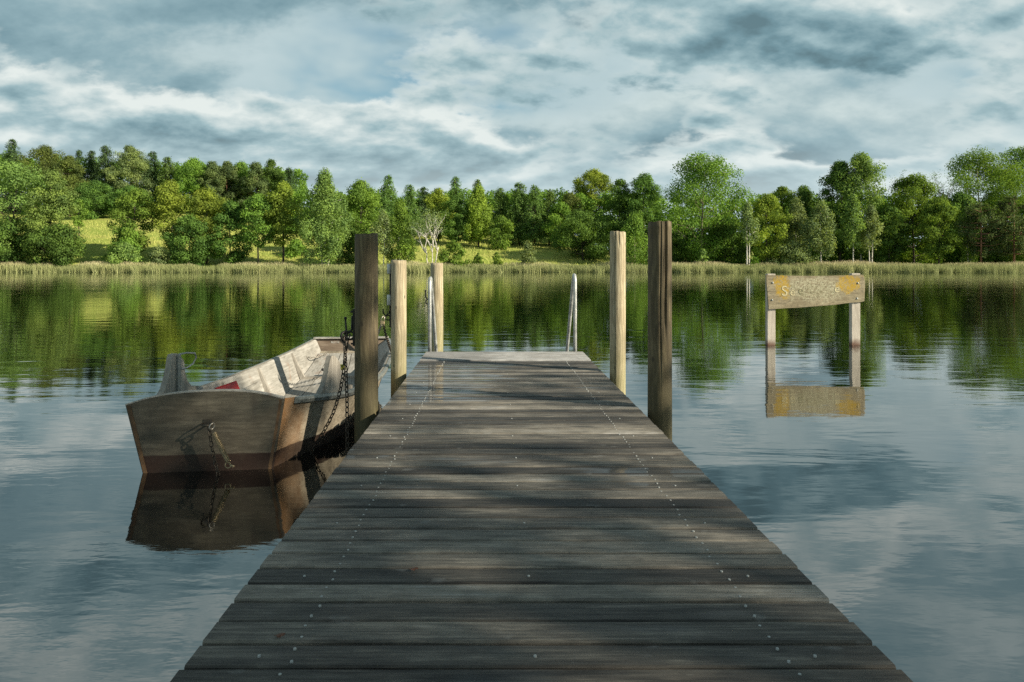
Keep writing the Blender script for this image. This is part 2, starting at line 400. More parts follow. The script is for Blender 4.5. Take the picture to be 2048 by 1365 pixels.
# ------------------------------------------------------------------ ground, water
def sstep(x, a, b):
    k = np.clip((x - a) / (b - a), 0, 1); return k * k * (3 - 2 * k)
def shore(X): return 145.5 + 1.6 * np.sin(X * 0.045 + 1) + 0.9 * np.sin(X * 0.13) - 3.0 * sstep(X, -60, -110)
def ground(X, Y):
    X = np.asarray(X, float); Y = np.asarray(Y, float)
    dd = Y - shore(X)
    sl_ = 0.035 + 0.155 * sstep(X, 40, 18) + 0.100 * sstep(X, -55, -95)
    up = 0.45 * sstep(dd, -0.5, 4) + np.clip(dd - 4, 0, None) * sl_ * sstep(dd, 2, 26)
    up = np.where(dd > 95, np.minimum(up, up), up)
    top = 34.0 + 0 * X; up = top * (1 - np.exp(-up / top)) * 1.0 + 0.0
    up = up + 0.25 * np.sin(X * 0.11) * np.sin(Y * 0.09) * sstep(dd, 6, 20)
    far = np.where(dd > 0, up, -0.0) - 2.2 * sstep(dd, 0.2, -6)
    db = -1.6 - Y + 0.4 * np.sin(X * 0.3)
    near = 0.36 * sstep(db, -0.3, 1.2) + np.clip(db - 1, 0, 40) * 0.05
    return np.where(Y < 20, near - 2.2 * sstep(db, 0.0, -5), far)
def terrain():
    xs = np.concatenate([np.linspace(-900, -240, 23)[:-1], np.linspace(-240, 240, 241), np.linspace(240, 900, 23)[1:]])
    ys = np.concatenate([np.linspace(-260, -12, 20)[:-1], np.linspace(-12, 6, 46)[:-1], np.linspace(6, 136, 14)[:-1], np.linspace(136, 280, 160)[:-1], np.linspace(280, 1500, 26)])
    X, Y = np.meshgrid(xs, ys); Z = ground(X, Y)
    nx, ny = len(xs), len(ys)
    V = np.stack([X, Y, Z], -1).reshape(-1, 3)
    i = np.arange(nx * ny).reshape(ny, nx)
    Fc = np.stack([i[:-1, :-1], i[:-1, 1:], i[1:, 1:], i[1:, :-1]], -1).reshape(-1, 4)
    me = bpy.data.meshes.new('ground')
    me.from_pydata(V.tolist(), [], Fc.tolist()); me.polygons.foreach_set('use_smooth', [True] * len(Fc)); me.update()
    m, t = material('meadow'); co = t.add('ShaderNodeNewGeometry').outputs['Position']
    n1 = t.noise(t.mapping(co, (0.6, 1.6, 1)), 0.09, 5, 0.6); n2 = t.noise(co, 0.9, 6, 0.7); n3 = t.noise(co, 6.0, 4, 0.7)
    c = t.ramp(n1, [(0.35, (0.25, 0.36, 0.06)), (0.5, (0.36, 0.44, 0.085)), (0.66, (0.46, 0.47, 0.14))])
    c = t.mix(t.mapr(n2, 0.35, 0.7, 0, 0.55), c, (0.14, 0.17, 0.035))
    c = t.mix(t.mapr(n3, 0.4, 0.7, 0, 0.4), c, (0.34, 0.32, 0.13))
    principled(t, c, 0.9, bump=n3, bstr=0.8, bdist=0.15, spec=0.1)
    tag(link('ground', me, m), kind='structure')
terrain()

def water():
    mb = MB(); xs = [-900, -300, 300, 900]
    mb.add([(-900, -260, 0), (900, -260, 0), (900, 200, 0), (-900, 200, 0)], [(0, 1, 2, 3)])
    m, t = material('lake_water'); co = t.add('ShaderNodeNewGeometry').outputs['Position']
    a = t.noise(t.mapping(co, (0.50, 1.35, 1), rot=(0, 0, R(9))), 1.15, 3, 0.5, 0.4)
    b = t.noise(t.mapping(co, (0.55, 1.6, 1), (5, 3, 0), (0, 0, R(-12))), 4.2, 3, 0.5, 0.3)
    e = t.noise(t.mapping(co, (1, 2.0, 1), (1, 8, 0)), 13.0, 2, 0.5)
    calm = t.mapr(t.noise(t.mapping(co, (0.6, 1, 1), (2, 6, 0)), 0.16, 3, 0.5), 0.36, 0.62, 0.25, 1.0)
    h = t.math('ADD', t.math('MULTIPLY', a, 1.0), t.math('MULTIPLY', t.math('ADD', t.math('MULTIPLY', b, 0.26), t.math('MULTIPLY', e, 0.05)), calm))
    bp = t.add('ShaderNodeBump', {'Height': h, 'Strength': 1.0, 'Distance': 0.0062})
    fr = t.add('ShaderNodeFresnel', {'IOR': 1.62, 'Normal': bp.outputs[0]}).outputs[0]
    fac = t.math('ADD', t.math('MULTIPLY', fr, 0.76), 0.20, clamp=True)
    fc = t.add('ShaderNodeCombineColor', {0: t.math('MULTIPLY', fac, 0.985), 1: fac, 2: t.math('MULTIPLY', fac, 0.985)}).outputs[0]
    gl = t.add('ShaderNodeBsdfGlossy', {'Color': fc, 'Roughness': 0.03, 'Normal': bp.outputs[0]})   # dark peaty water: the surface reflection is all one sees
    t.l.new(gl.outputs[0], t.out)
    tag(mb.build('water', m), kind='structure')
water()

# ------------------------------------------------------------------ jetty
DX0, DX1, DZ, PITCH = -0.93, 1.20, 0.45, 0.145
rnd = random.Random(5)
def jetty():
    j = thing('jetty', 'long grey plank jetty running out from the viewer between the wooden posts', 'jetty', (0.135, 0, 0))
    mb = MB(); y0 = 2.195 - 26 * PITCH
    k = 0; planks = []
    while y0 + k * PITCH < 9.15:
        planks.append(y0 + k * PITCH); k += 1
    def plank(ya, yb, z, xa, xb, val):
        b = 0.006; n = 14
        xs = np.linspace(xa, xb, n + 1)
        w = [rnd.uniform(-0.0012, 0.0012) for _ in xs]; crown = rnd.uniform(-0.0015, 0.003)
        prof = lambda i: [(xs[i], ya, z - 0.04), (xs[i], ya + w[i], z - b), (xs[i], ya + b + w[i], z), (xs[i], (ya + yb) / 2, z + crown), (xs[i], yb - b + w[i], z), (xs[i], yb + w[i], z - b), (xs[i], yb, z - 0.04)]
        vs = []; fs = []
        for i in range(n + 1): vs += prof(i)
        for i in range(n):
            for q in range(7):
                q2 = (q + 1) % 7; fs.append((i * 7 + q, i * 7 + q2, (i + 1) * 7 + q2, (i + 1) * 7 + q))
        fs += [tuple(range(7)), tuple(n * 7 + q for q in range(7))[::-1]]
        mb.add(vs, fs, False, val)
    for y in planks:
        g = rnd.choice([0.012, 0.013, 0.015, 0.018])
        plank(y + g, y + PITCH - 0.002, DZ + rnd.uniform(-0.0035, 0.0015), DX0 + rnd.uniform(-0.003, 0.003), DX1 + rnd.uniform(-0.003, 0.003), rnd.random())
    ys = planks[-1] + PITCH + 0.02
    k = 0
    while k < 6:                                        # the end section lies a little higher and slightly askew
        y = ys + k * PITCH; plank(y + 0.004, y + PITCH - 0.002, DZ + 0.011, DX0 + 0.004, DX1 - 0.003, 1.6 + 0.5 * rnd.random()); k += 1  # high values make these planks paler, sunlight painted into their colour
    mb.build('deck_boards', M['deck'], j)
    end = ys + 6 * PITCH
    for bx in (-0.62, 0.135, 0.887):
        b = MB(); b.box((bx, (-2.2 + end - 0.05) / 2, DZ - 0.13), (0.09, end - 0.05 + 2.2, 0.17)); b.build('bearer', M['beam'], j)
    for by in (0.6, 3.6, 6.25, 8.35, 10.0):
        b = MB(); b.box((0.135, by, DZ - 0.30), (2.0, 0.12, 0.16)); b.build('cross_beam', M['beam'], j)
    def screw(mb, x, y, z):
        n = 8; r = 0.0058
        vs = [(x + r * math.cos(2 * math.pi * i / n), y + r * math.sin(2 * math.pi * i / n), z - 0.004) for i in range(n)] + [(x + r * 0.85 * math.cos(2 * math.pi * i / n), y + r * 0.85 * math.sin(2 * math.pi * i / n), z + 0.0032) for i in range(n)]
        mb.add(vs, [tuple(range(n, 2 * n))] + [(i, (i + 1) % n, (i + 1) % n + n, i + n) for i in range(n)])
    sb = MB(); screw(sb, 0, 0, 0); spos = []
    put = lambda x, y: spos.append((y, x))
    for rx in (-0.62, 0.887):
        for y in planks:
            if y < 1.5: continue
            for q in (0.038, 0.112): put(rx + rnd.uniform(-0.008, 0.008), y + q)
    for i, y in enumerate(planks):
        if y > 1.5 and (i - 25) % 4 == 1:
            for rx in (-0.725, 0.130, 0.972): put(rx + rnd.uniform(-0.01, 0.01), y + 0.07)
    spos = sorted(p for p in spos if p[0] > 2.0)
    o0 = sb.build('screw', M['screw'], None)            # the hundred nearest are parts, the rest one mesh
    for i, (y, x) in enumerate(spos[:100]):
        o = o0 if i == 0 else o0.copy()
        if i: COL.objects.link(o)
        o.parent = j; o.location = (x - 0.135, y, DZ - 0.001)
    fb = MB()
    for y, x in spos[100:]: screw(fb, x, y, DZ - 0.001)
    fb.build('far_screws', M['screw'], j)['kind'] = 'stuff'
jetty()

# ------------------------------------------------------------------ mooring posts
def post(px0, px1, pytop, Y, mat, label, cracks=(), seed=0, name='mooring_post', lean=0.0, wave=1.0):
    a = P(px0, pytop, Y); b = P(px1, pytop, Y); r = (b[0] - a[0]) / 2; x = (a[0] + b[0]) / 2; h = a[2]
    t_ = thing(name, label, 'post', (x, Y, 0), 'round wooden mooring posts beside the jetty')
    rg = np.random.RandomState(seed); n, m = 120, 70
    ph = rg.rand(6) * 6.28
    vs = []; z0 = -1.2
    for i in range(m + 1):
        z = z0 + (h - z0) * i / m
        for k in range(n):
            th = 2 * math.pi * k / n
            rr = r * (1 + 0.012 * wave * math.sin(2 * th + ph[0] + z) + 0.008 * math.sin(3 * th + ph[1] + 2.2 * z) + 0.003 * math.sin(9 * th + ph[2] + z * 1.1) + 0.0012 * math.sin(17 * th + ph[3] + z * 1.5) + 0.006 * math.sin(z * 2.3 + ph[3] + th))
            rr *= 1.03 - 0.03 * (z - z0) / (h - z0)
            for (ang, wid, dep, zlo) in cracks:
                dth = (th - ang - 0.03 * math.sin(z * 5 + ang) + math.pi) % (2 * math.pi) - math.pi
                f = max(0, min(1, (z - zlo) / max(0.05, 0.3 * (h - zlo))))
                rr -= r * dep * f * max(0, 1 - abs(dth) / wid) ** 0.6
            if i == m: rr *= 0.975
            vs.append((x + rr * math.cos(th) + lean * (z / h), Y + rr * math.sin(th), z + (0.006 * math.sin(th + ph[4]) + 0.003 * math.sin(7 * th + ph[5]) if i == m else 0)))
    fs = [(i * n + k, i * n + (k + 1) % n, (i + 1) * n + (k + 1) % n, (i + 1) * n + k) for i in range(m) for k in range(n)]
    c = len(vs); vs.append((x + lean, Y, h - 0.004))
    fs += [(m * n + k, m * n + (k + 1) % n, c) for k in range(n)]
    mb = MB(); mb.add(vs, fs, True); o = mb.build('log', mat, t_)
    return t_, x, r, h
D = R
fl, flx, flr, flh = post(709.5, 756, 468, 6.2, M['pile_brown'], 'dark brown front post between the boat and the jetty, hung with heavy chain', ((D(300), .05, .12, 1.95),), 1)
fr_, frx, frr, frh = post(1296, 1343, 445, 6.2, M['pile_brown'], 'tall dark brown post with long vertical splits on the open water side of the jetty', ((D(262), .05, .18, 0.6), (D(288), .10, .32, 1.0), (D(276), .04, .10, 1.5), (D(318), .03, .08, 0.8)), 2)
rl, rlx, rlr, rlh = post(782, 813, 521, 8.5, M['pile_pale'], 'pale sunlit post with a black hinge rod beside the boat bow', ((D(285), .03, .05, 1.0),), 3)
rr_, rrx, rrr, rrh = post(1220, 1251, 464, 8.3, M['pile_pale'], 'slim pale sunlit post behind the dark split post, open water side', ((D(268), .06, .22, 1.86), (D(240), .05, .25, -0.5), (D(300), .03, .06, 0.9)), 4)
el, elx, elr, elh = post(861, 886, 527, 12.6, M['pile_pale'], 'greenish post beyond the end of the jetty beside the left handrail', ((D(280), .03, .05, 1.0),), 5)

def arc(c, r, a0, a1, n=14, u=(1, 0, 0), v=(0, 0, 1)):
    u = np.array(u, float); v = np.array(v, float); c = np.array(c, float)
    return [c + r * (math.cos(a) * u + math.sin(a) * v) for a in np.linspace(a0, a1, n)]

def chain(mb, path, pitch=0.036, lr=0.0045, w=0.012, twist=0.0):
    path = [np.array(p, float) for p in path]
    # smooth resample
    seg = [np.linalg.norm(path[i + 1] - path[i]) for i in range(len(path) - 1)]; L = sum(seg); n = max(2, int(L / pitch))
    cum = np.concatenate([[0], np.cumsum(seg)]); A = np.array(path)
    samp = np.array([[np.interp(s_, cum, A[:, k]) for k in range(3)] for s_ in np.linspace(0, L, n + 1)])
    for _ in range(3): samp[1:-1] = (samp[:-2] + 2 * samp[1:-1] + samp[2:]) / 4
    for i in range(n):
        a, b = samp[i], samp[i + 1]; tg = (b - a); l = np.linalg.norm(tg); tg /= l + 1e-9
        ref = np.array((0.25, 1, 0.1)); e1 = np.cross(tg, ref); e1 /= np.linalg.norm(e1) + 1e-9; e2 = np.cross(tg, e1)
        ang = twist + (math.pi / 2 if i % 2 else 0) + 0.35
        s_ = math.cos(ang) * e1 + math.sin(ang) * e2
        c = (a + b) / 2; hl = l / 2 + lr * 0.9 - w * 0.1
        pts = []
        for k in range(7): th = math.pi * (k / 6) - math.pi / 2; pts.append(c + tg * (hl - w + w * math.cos(th)) + s_ * w * math.sin(th))
        for k in range(7): th = math.pi * (k / 6) + math.pi / 2; pts.append(c + tg * (-(hl - w) + w * math.cos(th)) + s_ * w * math.sin(th))
        mb.tube(pts, lr, 5, closed=True)

# iron on the front left post
YF = 6.2
def q(px, py, Y=YF): return P(px, py, Y)
b = MB(); pl0 = q(706.5, 618); pl1 = q(706.5, 692)
b.box(((flx - flr - 0.006), YF, (pl0[2] + pl1[2]) / 2), (0.014, 0.05, pl0[2] - pl1[2])); b.tube([q(701, 624), q(708, 624)], 0.008, 8); b.tube([q(702, 688), q(708, 688)], 0.008, 8)
brk = b.build('iron_bracket', M['black_iron'], fl)
b = MB(); b.tube([q(691, 638), q(692.5, 660)] + [q(694, 664), q(697, 665.5), q(700, 664), q(703.5, 660), q(704.5, 632)], 0.008, 8)
b.lathe(q(691, 637), [(0.004, -0.013), (0.012, -0.006), (0.014, 0), (0.012, 0.007), (0.004, 0.013)], 12)
b.build('hook', M['black_iron'], brk)
b = MB(); b.tube(arc(q(699.5, 671), 0.033, 0, 2 * math.pi, 20)[:-1], 0.0065, 8, closed=True); b.build('ring', M['black_iron'], brk)

mc = thing('mooring_chain', 'heavy rusty chain with two strands hanging from the front post beside the boat', 'chain', q(694, 675))
b = MB(); chain(b, [q(692, 662, 6.19), q(690, 678, 6.17), q(689, 690, 6.16), q(691, 720, 6.17), q(694, 790, 6.19), q(695, 960, 6.2), q(695, 1000, 6.2)], 0.043, 0.0052, 0.0135); b.build('hanging_strand', M['chain'], mc)
b = MB(); chain(b, [q(698, 668, 6.18), q(692, 690, 6.19), q(688, 740, 6.22), q(681, 780, 6.28), q(668, 825, 6.34), q(645, 868, 6.40), q(624, 900, 6.44), q(617, 918, 6.46), q(618, 935, 6.47)], 0.043, 0.0052, 0.0135); b.build('slack_strand', M['chain'], mc)
b = MB(); b.tube(arc(q(688, 672, 6.17), 0.030, 0, 2 * math.pi, 18, (0.6, 0.8, 0))[:-1], 0.011, 8, closed=True); b.tube(arc(q(689, 679, 6.17), 0.022, 0, 2 * math.pi, 18)[:-1], 0.0075, 8, closed=True)
b.build('shackle', M['black_iron'], mc)

# iron on the rear left post
YR = 8.5
b = MB(); x_ = rlx - rlr - 0.008
b.tube([(x_, YR, P(0, 527, YR)[2]), (x_, YR, P(0, 655, YR)[2])], 0.011, 8); b.box((x_ + 0.004, YR, P(0, 640, YR)[2]), (0.02, 0.05, 0.17))
brk2 = b.build('hinge_rod', M['black_iron'], rl)
for (ya, yb) in ((528, 548), (590, 611)):
    b = MB(); z0 = P(0, yb, YR)[2]; z1 = P(0, ya, YR)[2]; b.lathe((x_ - 0.012, YR, z0), [(0.024, 0), (0.026, 0.004), (0.026, z1 - z0 - 0.004), (0.024, z1 - z0)], 16); b.build('sleeve', M['galv'], rl)
b = MB(); b.tube([q(766, 618, YR), q(766.5, 626, YR), q(769, 630, YR), q(772, 631, YR), q(777, 628, YR), q(779, 622, YR)], 0.008, 8); b.tube(arc(q(775.5, 636, YR), 0.028, 0, 2 * math.pi, 18)[:-1], 0.0065, 8, closed=True)
b.build('hook', M['black_iron'], brk2)
# iron on the end post
b = MB(); b.tube([q(851, 583, 12.6), q(851.5, 594, 12.6), q(853.5, 598, 12.6), q(858, 599, 12.6), q(863, 598, 12.6)], 0.010, 8); b.lathe(q(851, 582.5, 12.6), [(0.004, -0.018), (0.016, -0.008), (0.018, 0), (0.016, 0.008), (0.004, 0.018)], 10)
b.tube(arc(q(856.5, 604, 12.6), 0.042, 0, 2 * math.pi, 18)[:-1], 0.009, 8, closed=True); b.build('hook', M['black_iron'], el)

lk = thing('padlock', 'small brass padlock hanging from the hook of the pale post', 'padlock', q(765, 646, 8.45))
b = MB(); b.box(q(765, 646, 8.45), (0.05, 0.022, 0.042), bev=0.005); b.build('lock_body', M['brass'], lk)
b = MB(); b.tube([q(761.5, 643, 8.45), q(763, 637, 8.45), q(767, 632, 8.45), q(769.5, 634, 8.45), q(768.5, 643, 8.45)], 0.005, 8); b.build('lock_shackle', M['chain_bright'], lk)
bc = thing('bow_chain', 'thin chain from the padlock to the boat bow and back to the post', 'chain', q(768, 652, 8.45))
b = MB(); chain(b, [q(767, 650, 8.45), q(771, 668, 8.6), q(778, 690, 9.0), q(782.5, 703, 9.4)], 0.040, 0.005, 0.0125); b.build('short_strand', M['chain'], bc)
b = MB(); chain(b, [q(763, 650, 8.45), q(758, 662, 8.6), q(752, 680, 8.9), q(742, 697, 9.3), q(735, 706, 9.6)], 0.040, 0.005, 0.0125); b.build('bright_strand', M['chain_bright'], bc)
b = MB(); chain(b, [q(782.5, 704, 9.4), q(785, 716, 9.2), q(787.5, 735, 8.9), q(788.5, 765, 8.7), q(789, 800, 8.6), q(788, 840, 8.6)], 0.040, 0.005, 0.0125); b.build('rusty_strand', M['chain'], bc)

# ------------------------------------------------------------------ handrails at the end of the jetty
def rail(xr, label, ytop):
    r_ = thing('handrail', label, 'handrail', (xr, 10.16, 0), 'steel handrails of the bathing steps')
    zt = HW - (ytop - HY) * 10.2 / F
    top = [(xr, 10.14, 0.12), (xr, 10.15, zt - 0.12)] + [(xr, 10.15 + 0.10 * (1 - math.cos(a)), zt - 0.12 + 0.10 * math.sin(a)) for a in np.linspace(0.2, 2.35, 10)]
    last = np.array(top[-1]); top += [tuple(last + (np.array((xr, 12.0, -0.55)) - last) * k) for k in (0.3, 0.6, 1.0)]
    b = MB(); b.tube(top, 0.0245, 14); b.build('tube', M['galv'], r_)
    b = MB(); b.lathe((xr, 10.14, DZ - 0.13), [(0.05, 0), (0.05, 0.012), (0.032, 0.014), (0.032, 0.05)], 16); b.build('base_flange', M['galv'], r_)
rail(-0.888, 'galvanised steel handrail in front of the greenish end post', 554)
rail(1.105, 'galvanised steel handrail standing alone at the right corner of the jetty end', 548)

# ------------------------------------------------------------------ sign standing in the water
def sign():
    Y = 15.0; s = thing('water_sign', 'weathered wooden name board with yellow lichen on two posts in the lake', 'sign', (P(1630, 0, Y)[0], Y, 0))
    for (a, c_, tp) in ((1536, 1552, 548), (1705, 1722, 547)):
        xa = P(a, 0, Y)[0]; xb = P(c_, 0, Y)[0]; z1 = P(0, tp, Y + 0.06)[2]
        b = MB(); b.box(((xa + xb) / 2, Y + 0.09, (z1 - 1.2) / 2), (xb - xa, 0.12, z1 + 1.2), bev=0.006); b.build('post', M['post_wood'], s)
    top = [(1532, 550.2), (1540, 551), (1560, 551.3), (1590, 552), (1620, 552.4), (1650, 552.3), (1680, 551.6), (1705, 550.8), (1727, 550)]
    bot = [(1728.5, 603), (1722, 604.5), (1700, 606), (1672, 610), (1648, 612), (1622, 614), (1596, 616), (1570, 617), (1545, 619), (1537, 619)]
    lft = [(1536, 606), (1534.5, 585), (1532.5, 565)]; rgt = [(1729.5, 562), (1729.8, 580)]
    o = top + rgt + bot + lft
    fr0 = [P(x, y, Y) for x, y in o]; bk = [p + np.array((0, 0.028, 0)) for p in fr0]
    c0_ = np.mean(fr0, 0)
    fr1 = [p + (c0_ - p) / np.linalg.norm(c0_ - p) * 0.006 + np.array((0, -0.005, 0)) for p in fr0]
    b = MB(); n = len(o)
    b.add(fr1 + fr0 + bk, [tuple(range(n)), tuple(range(3 * n - 1, 2 * n - 1, -1))] + [(i, (i + 1) % n, (i + 1) % n + n, i + n) for i in range(n)] + [(i + n, (i + 1) % n + n, (i + 1) % n + 2 * n, i + 2 * n) for i in range(n)])
    bd = b.build('board', M['sign'], s)
    for (x, y) in ((1545, 566), (1544, 600.5), (1715.5, 567), (1714, 597.5)):
        b = MB(); b.lathe(P(x, y, Y - 0.004), [(0.022, -0.002), (0.022, 0.004), (0.013, 0.004), (0.013, 0.014), (0.004, 0.016)], 10, (0, -1, 0)); b.build('bolt', M['grey_metal'], bd)
    dg = bpy.context.evaluated_depsgraph_get()
    def letter(ch, x, ybase, hpx, mat):
        cu = bpy.data.curves.new('l', 'FONT'); cu.body = ch; cu.size = hpx * Y / F; cu.extrude = 0.0025; cu.align_x = 'CENTER'; cu.offset = 0.0
        ob = bpy.data.objects.new('l', cu); COL.objects.link(ob); bpy.context.view_layer.update()
        me = bpy.data.meshes.new_from_object(ob.evaluated_get(bpy.context.evaluated_depsgraph_get()))
        bpy.data.objects.remove(ob); me.materials.clear()
        p = P(x, ybase, Y - 0.0075)
        Mx = Matrix.Translation(Vector(p - base_of(bd))) @ Matrix.Rotation(R(90), 4, 'X')
        me.transform(Mx); l = link('letter', me, mat, bd); return l
    letter('S', 1569, 592, 29, M['letter']); letter('e', 1585, 591.5, 23, M['letter']); letter('e', 1602, 588.5, 22, M['letter_dim'])
    
    letter('e', 1674, 585, 23, M['letter'])
sign()
def twig(): pass

# ------------------------------------------------------------------ boat
def cub(xs, ys, x):                                     # smooth curve through points
    xs = np.array(xs, float); ys = np.array(ys, float); m = np.gradient(ys, xs)
    x = np.atleast_1d(x).astype(float); i = np.clip(np.searchsorted(xs, x) - 1, 0, len(xs) - 2)
    h = xs[i + 1] - xs[i]; u = (x - xs[i]) / h
    return (2 * u**3 - 3 * u**2 + 1) * ys[i] + (u**3 - 2 * u**2 + u) * h * m[i] + (-2 * u**3 + 3 * u**2) * ys[i + 1] + (u**3 - u**2) * h * m[i + 1]
class Hull:
    YR = ([6.00, 6.79, 7.79, 9.06, 9.83, 10.85], [-1.71, -1.36, -1.24, -1.30, -1.37, -1.56], [.56, .49, .47, .48, .50, .56])
    YL = ([5.88, 7.07, 8.38, 9.20, 9.90, 10.75], [-2.90, -2.84, -2.79, -2.76, -2.72, -2.62], [.53, .47, .46, .47, .49, .56])
    CR = ([6.00, 7.00, 8.00, 9.00, 9.80, 10.70], [-1.81, -1.52, -1.42, -1.46, -1.56, -1.72])
    CL = ([5.88, 7.00, 8.00, 9.00, 9.70, 10.62], [-2.75, -2.66, -2.60, -2.59, -2.57, -2.52])
    HB = ([0, .35, .55, .70, .80, .90, 1.0], [-.05, -.05, -.03, .05, .12, .24, .40])
    @staticmethod
    def sec(s):                                         # s along the boat 0..1 -> gunwale right, chine right, chine left, gunwale left
        H = Hull; g = lambda T: T[0][0] + s * (T[0][-1] - T[0][0])
        yr, yl, cr, cl = g(H.YR), g(H.YL), g(H.CR), g(H.CL); hb = cub(*H.HB, s)[0]
        return (np.array((cub(H.YR[0], H.YR[1], yr)[0], yr, cub(H.YR[0], H.YR[2], yr)[0])), np.array((cub(*H.CR, cr)[0], cr, hb)),
                np.array((cub(*H.CL, cl)[0], cl, hb)), np.array((cub(H.YL[0], H.YL[1], yl)[0], yl, cub(H.YL[0], H.YL[2], yl)[0])))
def boat():
    bo = thing('punt', 'old flat bottomed wooden punt moored beside the jetty', 'boat', (-2.28, 5.94, 0.0))
    N = 40; T = 0.028; secs = [Hull.sec(i / N) for i in range(N + 1)]
    def strip(rows, closed_prof=True):
        k = len(rows[0]); vs = [p for r_ in rows for p in r_]
        fs = [(i * k + a, i * k + (a + 1) % k, (i + 1) * k + (a + 1) % k, (i + 1) * k + a) for i in range(len(rows) - 1) for a in range(k)]
        fs += [tuple(range(k)), tuple((len(rows) - 1) * k + a for a in range(k))[::-1]]
        return vs, fs
    for side in (0, 1):
        rows = []; inn = []
        for (gr, cr, cl, gl) in secs:
            g, c, sx = (gr, cr, -1) if side == 0 else (gl, cl, 1)
            o = np.array((sx * T * 0.5, 0, 0)); rows.append([g, c, c + o, g + o])
            inn.append([g + o + (0, 0, -0.002), c + o + (0, 0, 0.0), c + 2 * o, g + 2 * o + (0, 0, -0.002)])
        b = MB(); b.add(*strip(rows)); w = b.build('side_plank', M['hull'], bo)
        b = MB(); b.add(*strip(inn)); b.build('inner_lining', M['inner'], w)
        # rubbing strake along the gunwale
        sx = 1 if side == 0 else -1; rows = []
        for i, (gr, cr, cl, gl) in enumerate(secs[1:]):
            g = gr if side == 0 else gl
            rows.append([g + (sx * 0.002, 0, 0.004), g + (sx * 0.030, 0, 0.000), g + (sx * 0.034, 0, -0.022), g + (sx * 0.024, 0, -0.050), g + (sx * -0.004, 0, -0.052)])
        b = MB(); b.add(*strip(rows), smooth=False); st = b.build('rubbing_strake', M['grey_metal'], bo)
        for i in range(2, N, 2):
            g = secs[i][0] if side == 0 else secs[i][3]
            b = MB(); b.lathe(g + (sx * 0.030, 0, -0.022), [(0.007, 0), (0.006, 0.004)], 8, (sx, 0, 0)); b.build('rivet', M['galv'], st)
    rows = [[cr + (0, 0, 0.0), cr + (0, 0, -0.03), cl + (0, 0, -0.03), cl] for (gr, cr, cl, gl) in secs]
    b = MB(); b.add(*strip(rows)); b.build('bottom', M['hull'], bo)
    # floor boards
    for k in range(5):
        rows = []
        for (gr, cr, cl, gl) in secs[1:-1]:
            p = lambda f: cl + (0.03, 0, 0) + (cr - cl - np.array((0.06, 0, 0))) * f
            a, c = p(k / 5 + 0.006), p((k + 1) / 5 - 0.006)
            rows.append([a + (0, 0, 0.022), c + (0, 0, 0.022), c + (0, 0, 0.002), a + (0, 0, 0.002)])
        b = MB(); b.add(*strip(rows)); b.build('floor_board', M['inner'], bo)
    # stern board with crowned top
    gr, cr, cl, gl = secs[0]; n = 24; topc = []
    for i in range(n + 1):
        f = i / n; p = gl + (gr - gl) * f; p = p + np.array((0, 0, 0.082 * (1 - abs(2 * f - 1)**2.6) + 0.004)); topc.append(p)
    topc[0] = topc[0] + (-0.012, 0, 0); topc[-1] = topc[-1] + (0.012, 0, 0)
    outl = topc + [cr + (0.006, 0, -0.03), cl + (-0.006, 0, -0.03)]
    b = MB(); b.prism([p + (0, -0.045, 0) for p in outl], [p + (0, -0.001, 0) for p in outl]); tr = b.build('stern_board', M['transom'], bo)
    b = MB(); up = [p + (0, -0.048, 0.001) for p in topc]
    rows = [[p, p + (0, 0.052, 0), p + (0, 0.052, 0.010), p + (0, 0, 0.010)] for p in up]; b.add(*strip(rows)); b.build('stern_capping', M['inner'], bo)
    for (g, c, sx) in ((gl, cl, 1), (gr, cr, -1)):           # corner posts
        b = MB(); w = 0.03; b.prism([g + (0, -0.049, 0), g + (sx * w, -0.049, 0.0), c + (sx * w, -0.049, -0.03), c + (0, -0.049, -0.03)], [g + (0, -0.0455, 0), g + (sx * w, -0.0455, 0.0), c + (sx * w, -0.0455, -0.03), c + (0, -0.0455, -0.03)])
        b.build('corner_batten', plainbrown, bo)
    # bow board
    gr, cr, cl, gl = secs[-1]
    o = [gl, gr, cr + (0, 0, -0.03), cl + (0, 0, -0.03)]
    b = MB(); b.prism([p + (0, 0.001, 0.004) for p in o], [p + (0, 0.04, 0.004) for p in o]); bw = b.build('bow_board', bowdark, bo)
    b = MB(); rows = [[gl + (gr - gl) * f + (0, -0.05, 0.005), gl + (gr - gl) * f + (0, 0.05, 0.005), gl + (gr - gl) * f + (0, 0.05, 0.025), gl + (gr - gl) * f + (0, -0.05, 0.025)] for f in np.linspace(0.0, 1.0, 6)]
    b.add(*strip(rows)); b.build('bow_capping', M['inner'], bo)
    pp = P(666, 687, 10.60); b = MB(); b.box((pp[0], gl[1] - 0.012, pp[2]), (0.12, 0.012, 0.03)); b.build('plate', M['inner'], bw)
    # ribs
    for s in (0.16, 0.34, 0.55, 0.80):
        gr, cr, cl, gl = Hull.sec(s); tk = 0.032; dpt = np.array((0, 0.045, 0))
        A = [gl + (0.028, 0, -0.02), cl + (0.030, 0, 0.022), cr + (-0.030, 0, 0.022), gr + (-0.028, 0, -0.02)]
        Bi = [A[0] + (tk, 0, 0), A[1] + (tk + 0.02, 0, tk), A[2] + (-tk - 0.02, 0, tk), A[3] + (-tk, 0, 0)]
        b = MB()
        for i in range(3): b.prism([A[i], A[i + 1], Bi[i + 1], Bi[i]], [A[i] + dpt, A[i + 1] + dpt, Bi[i + 1] + dpt, Bi[i] + dpt])
        b.build('rib', M['grey_wood'], bo)
    # stringer board inside the left side
    rows = []
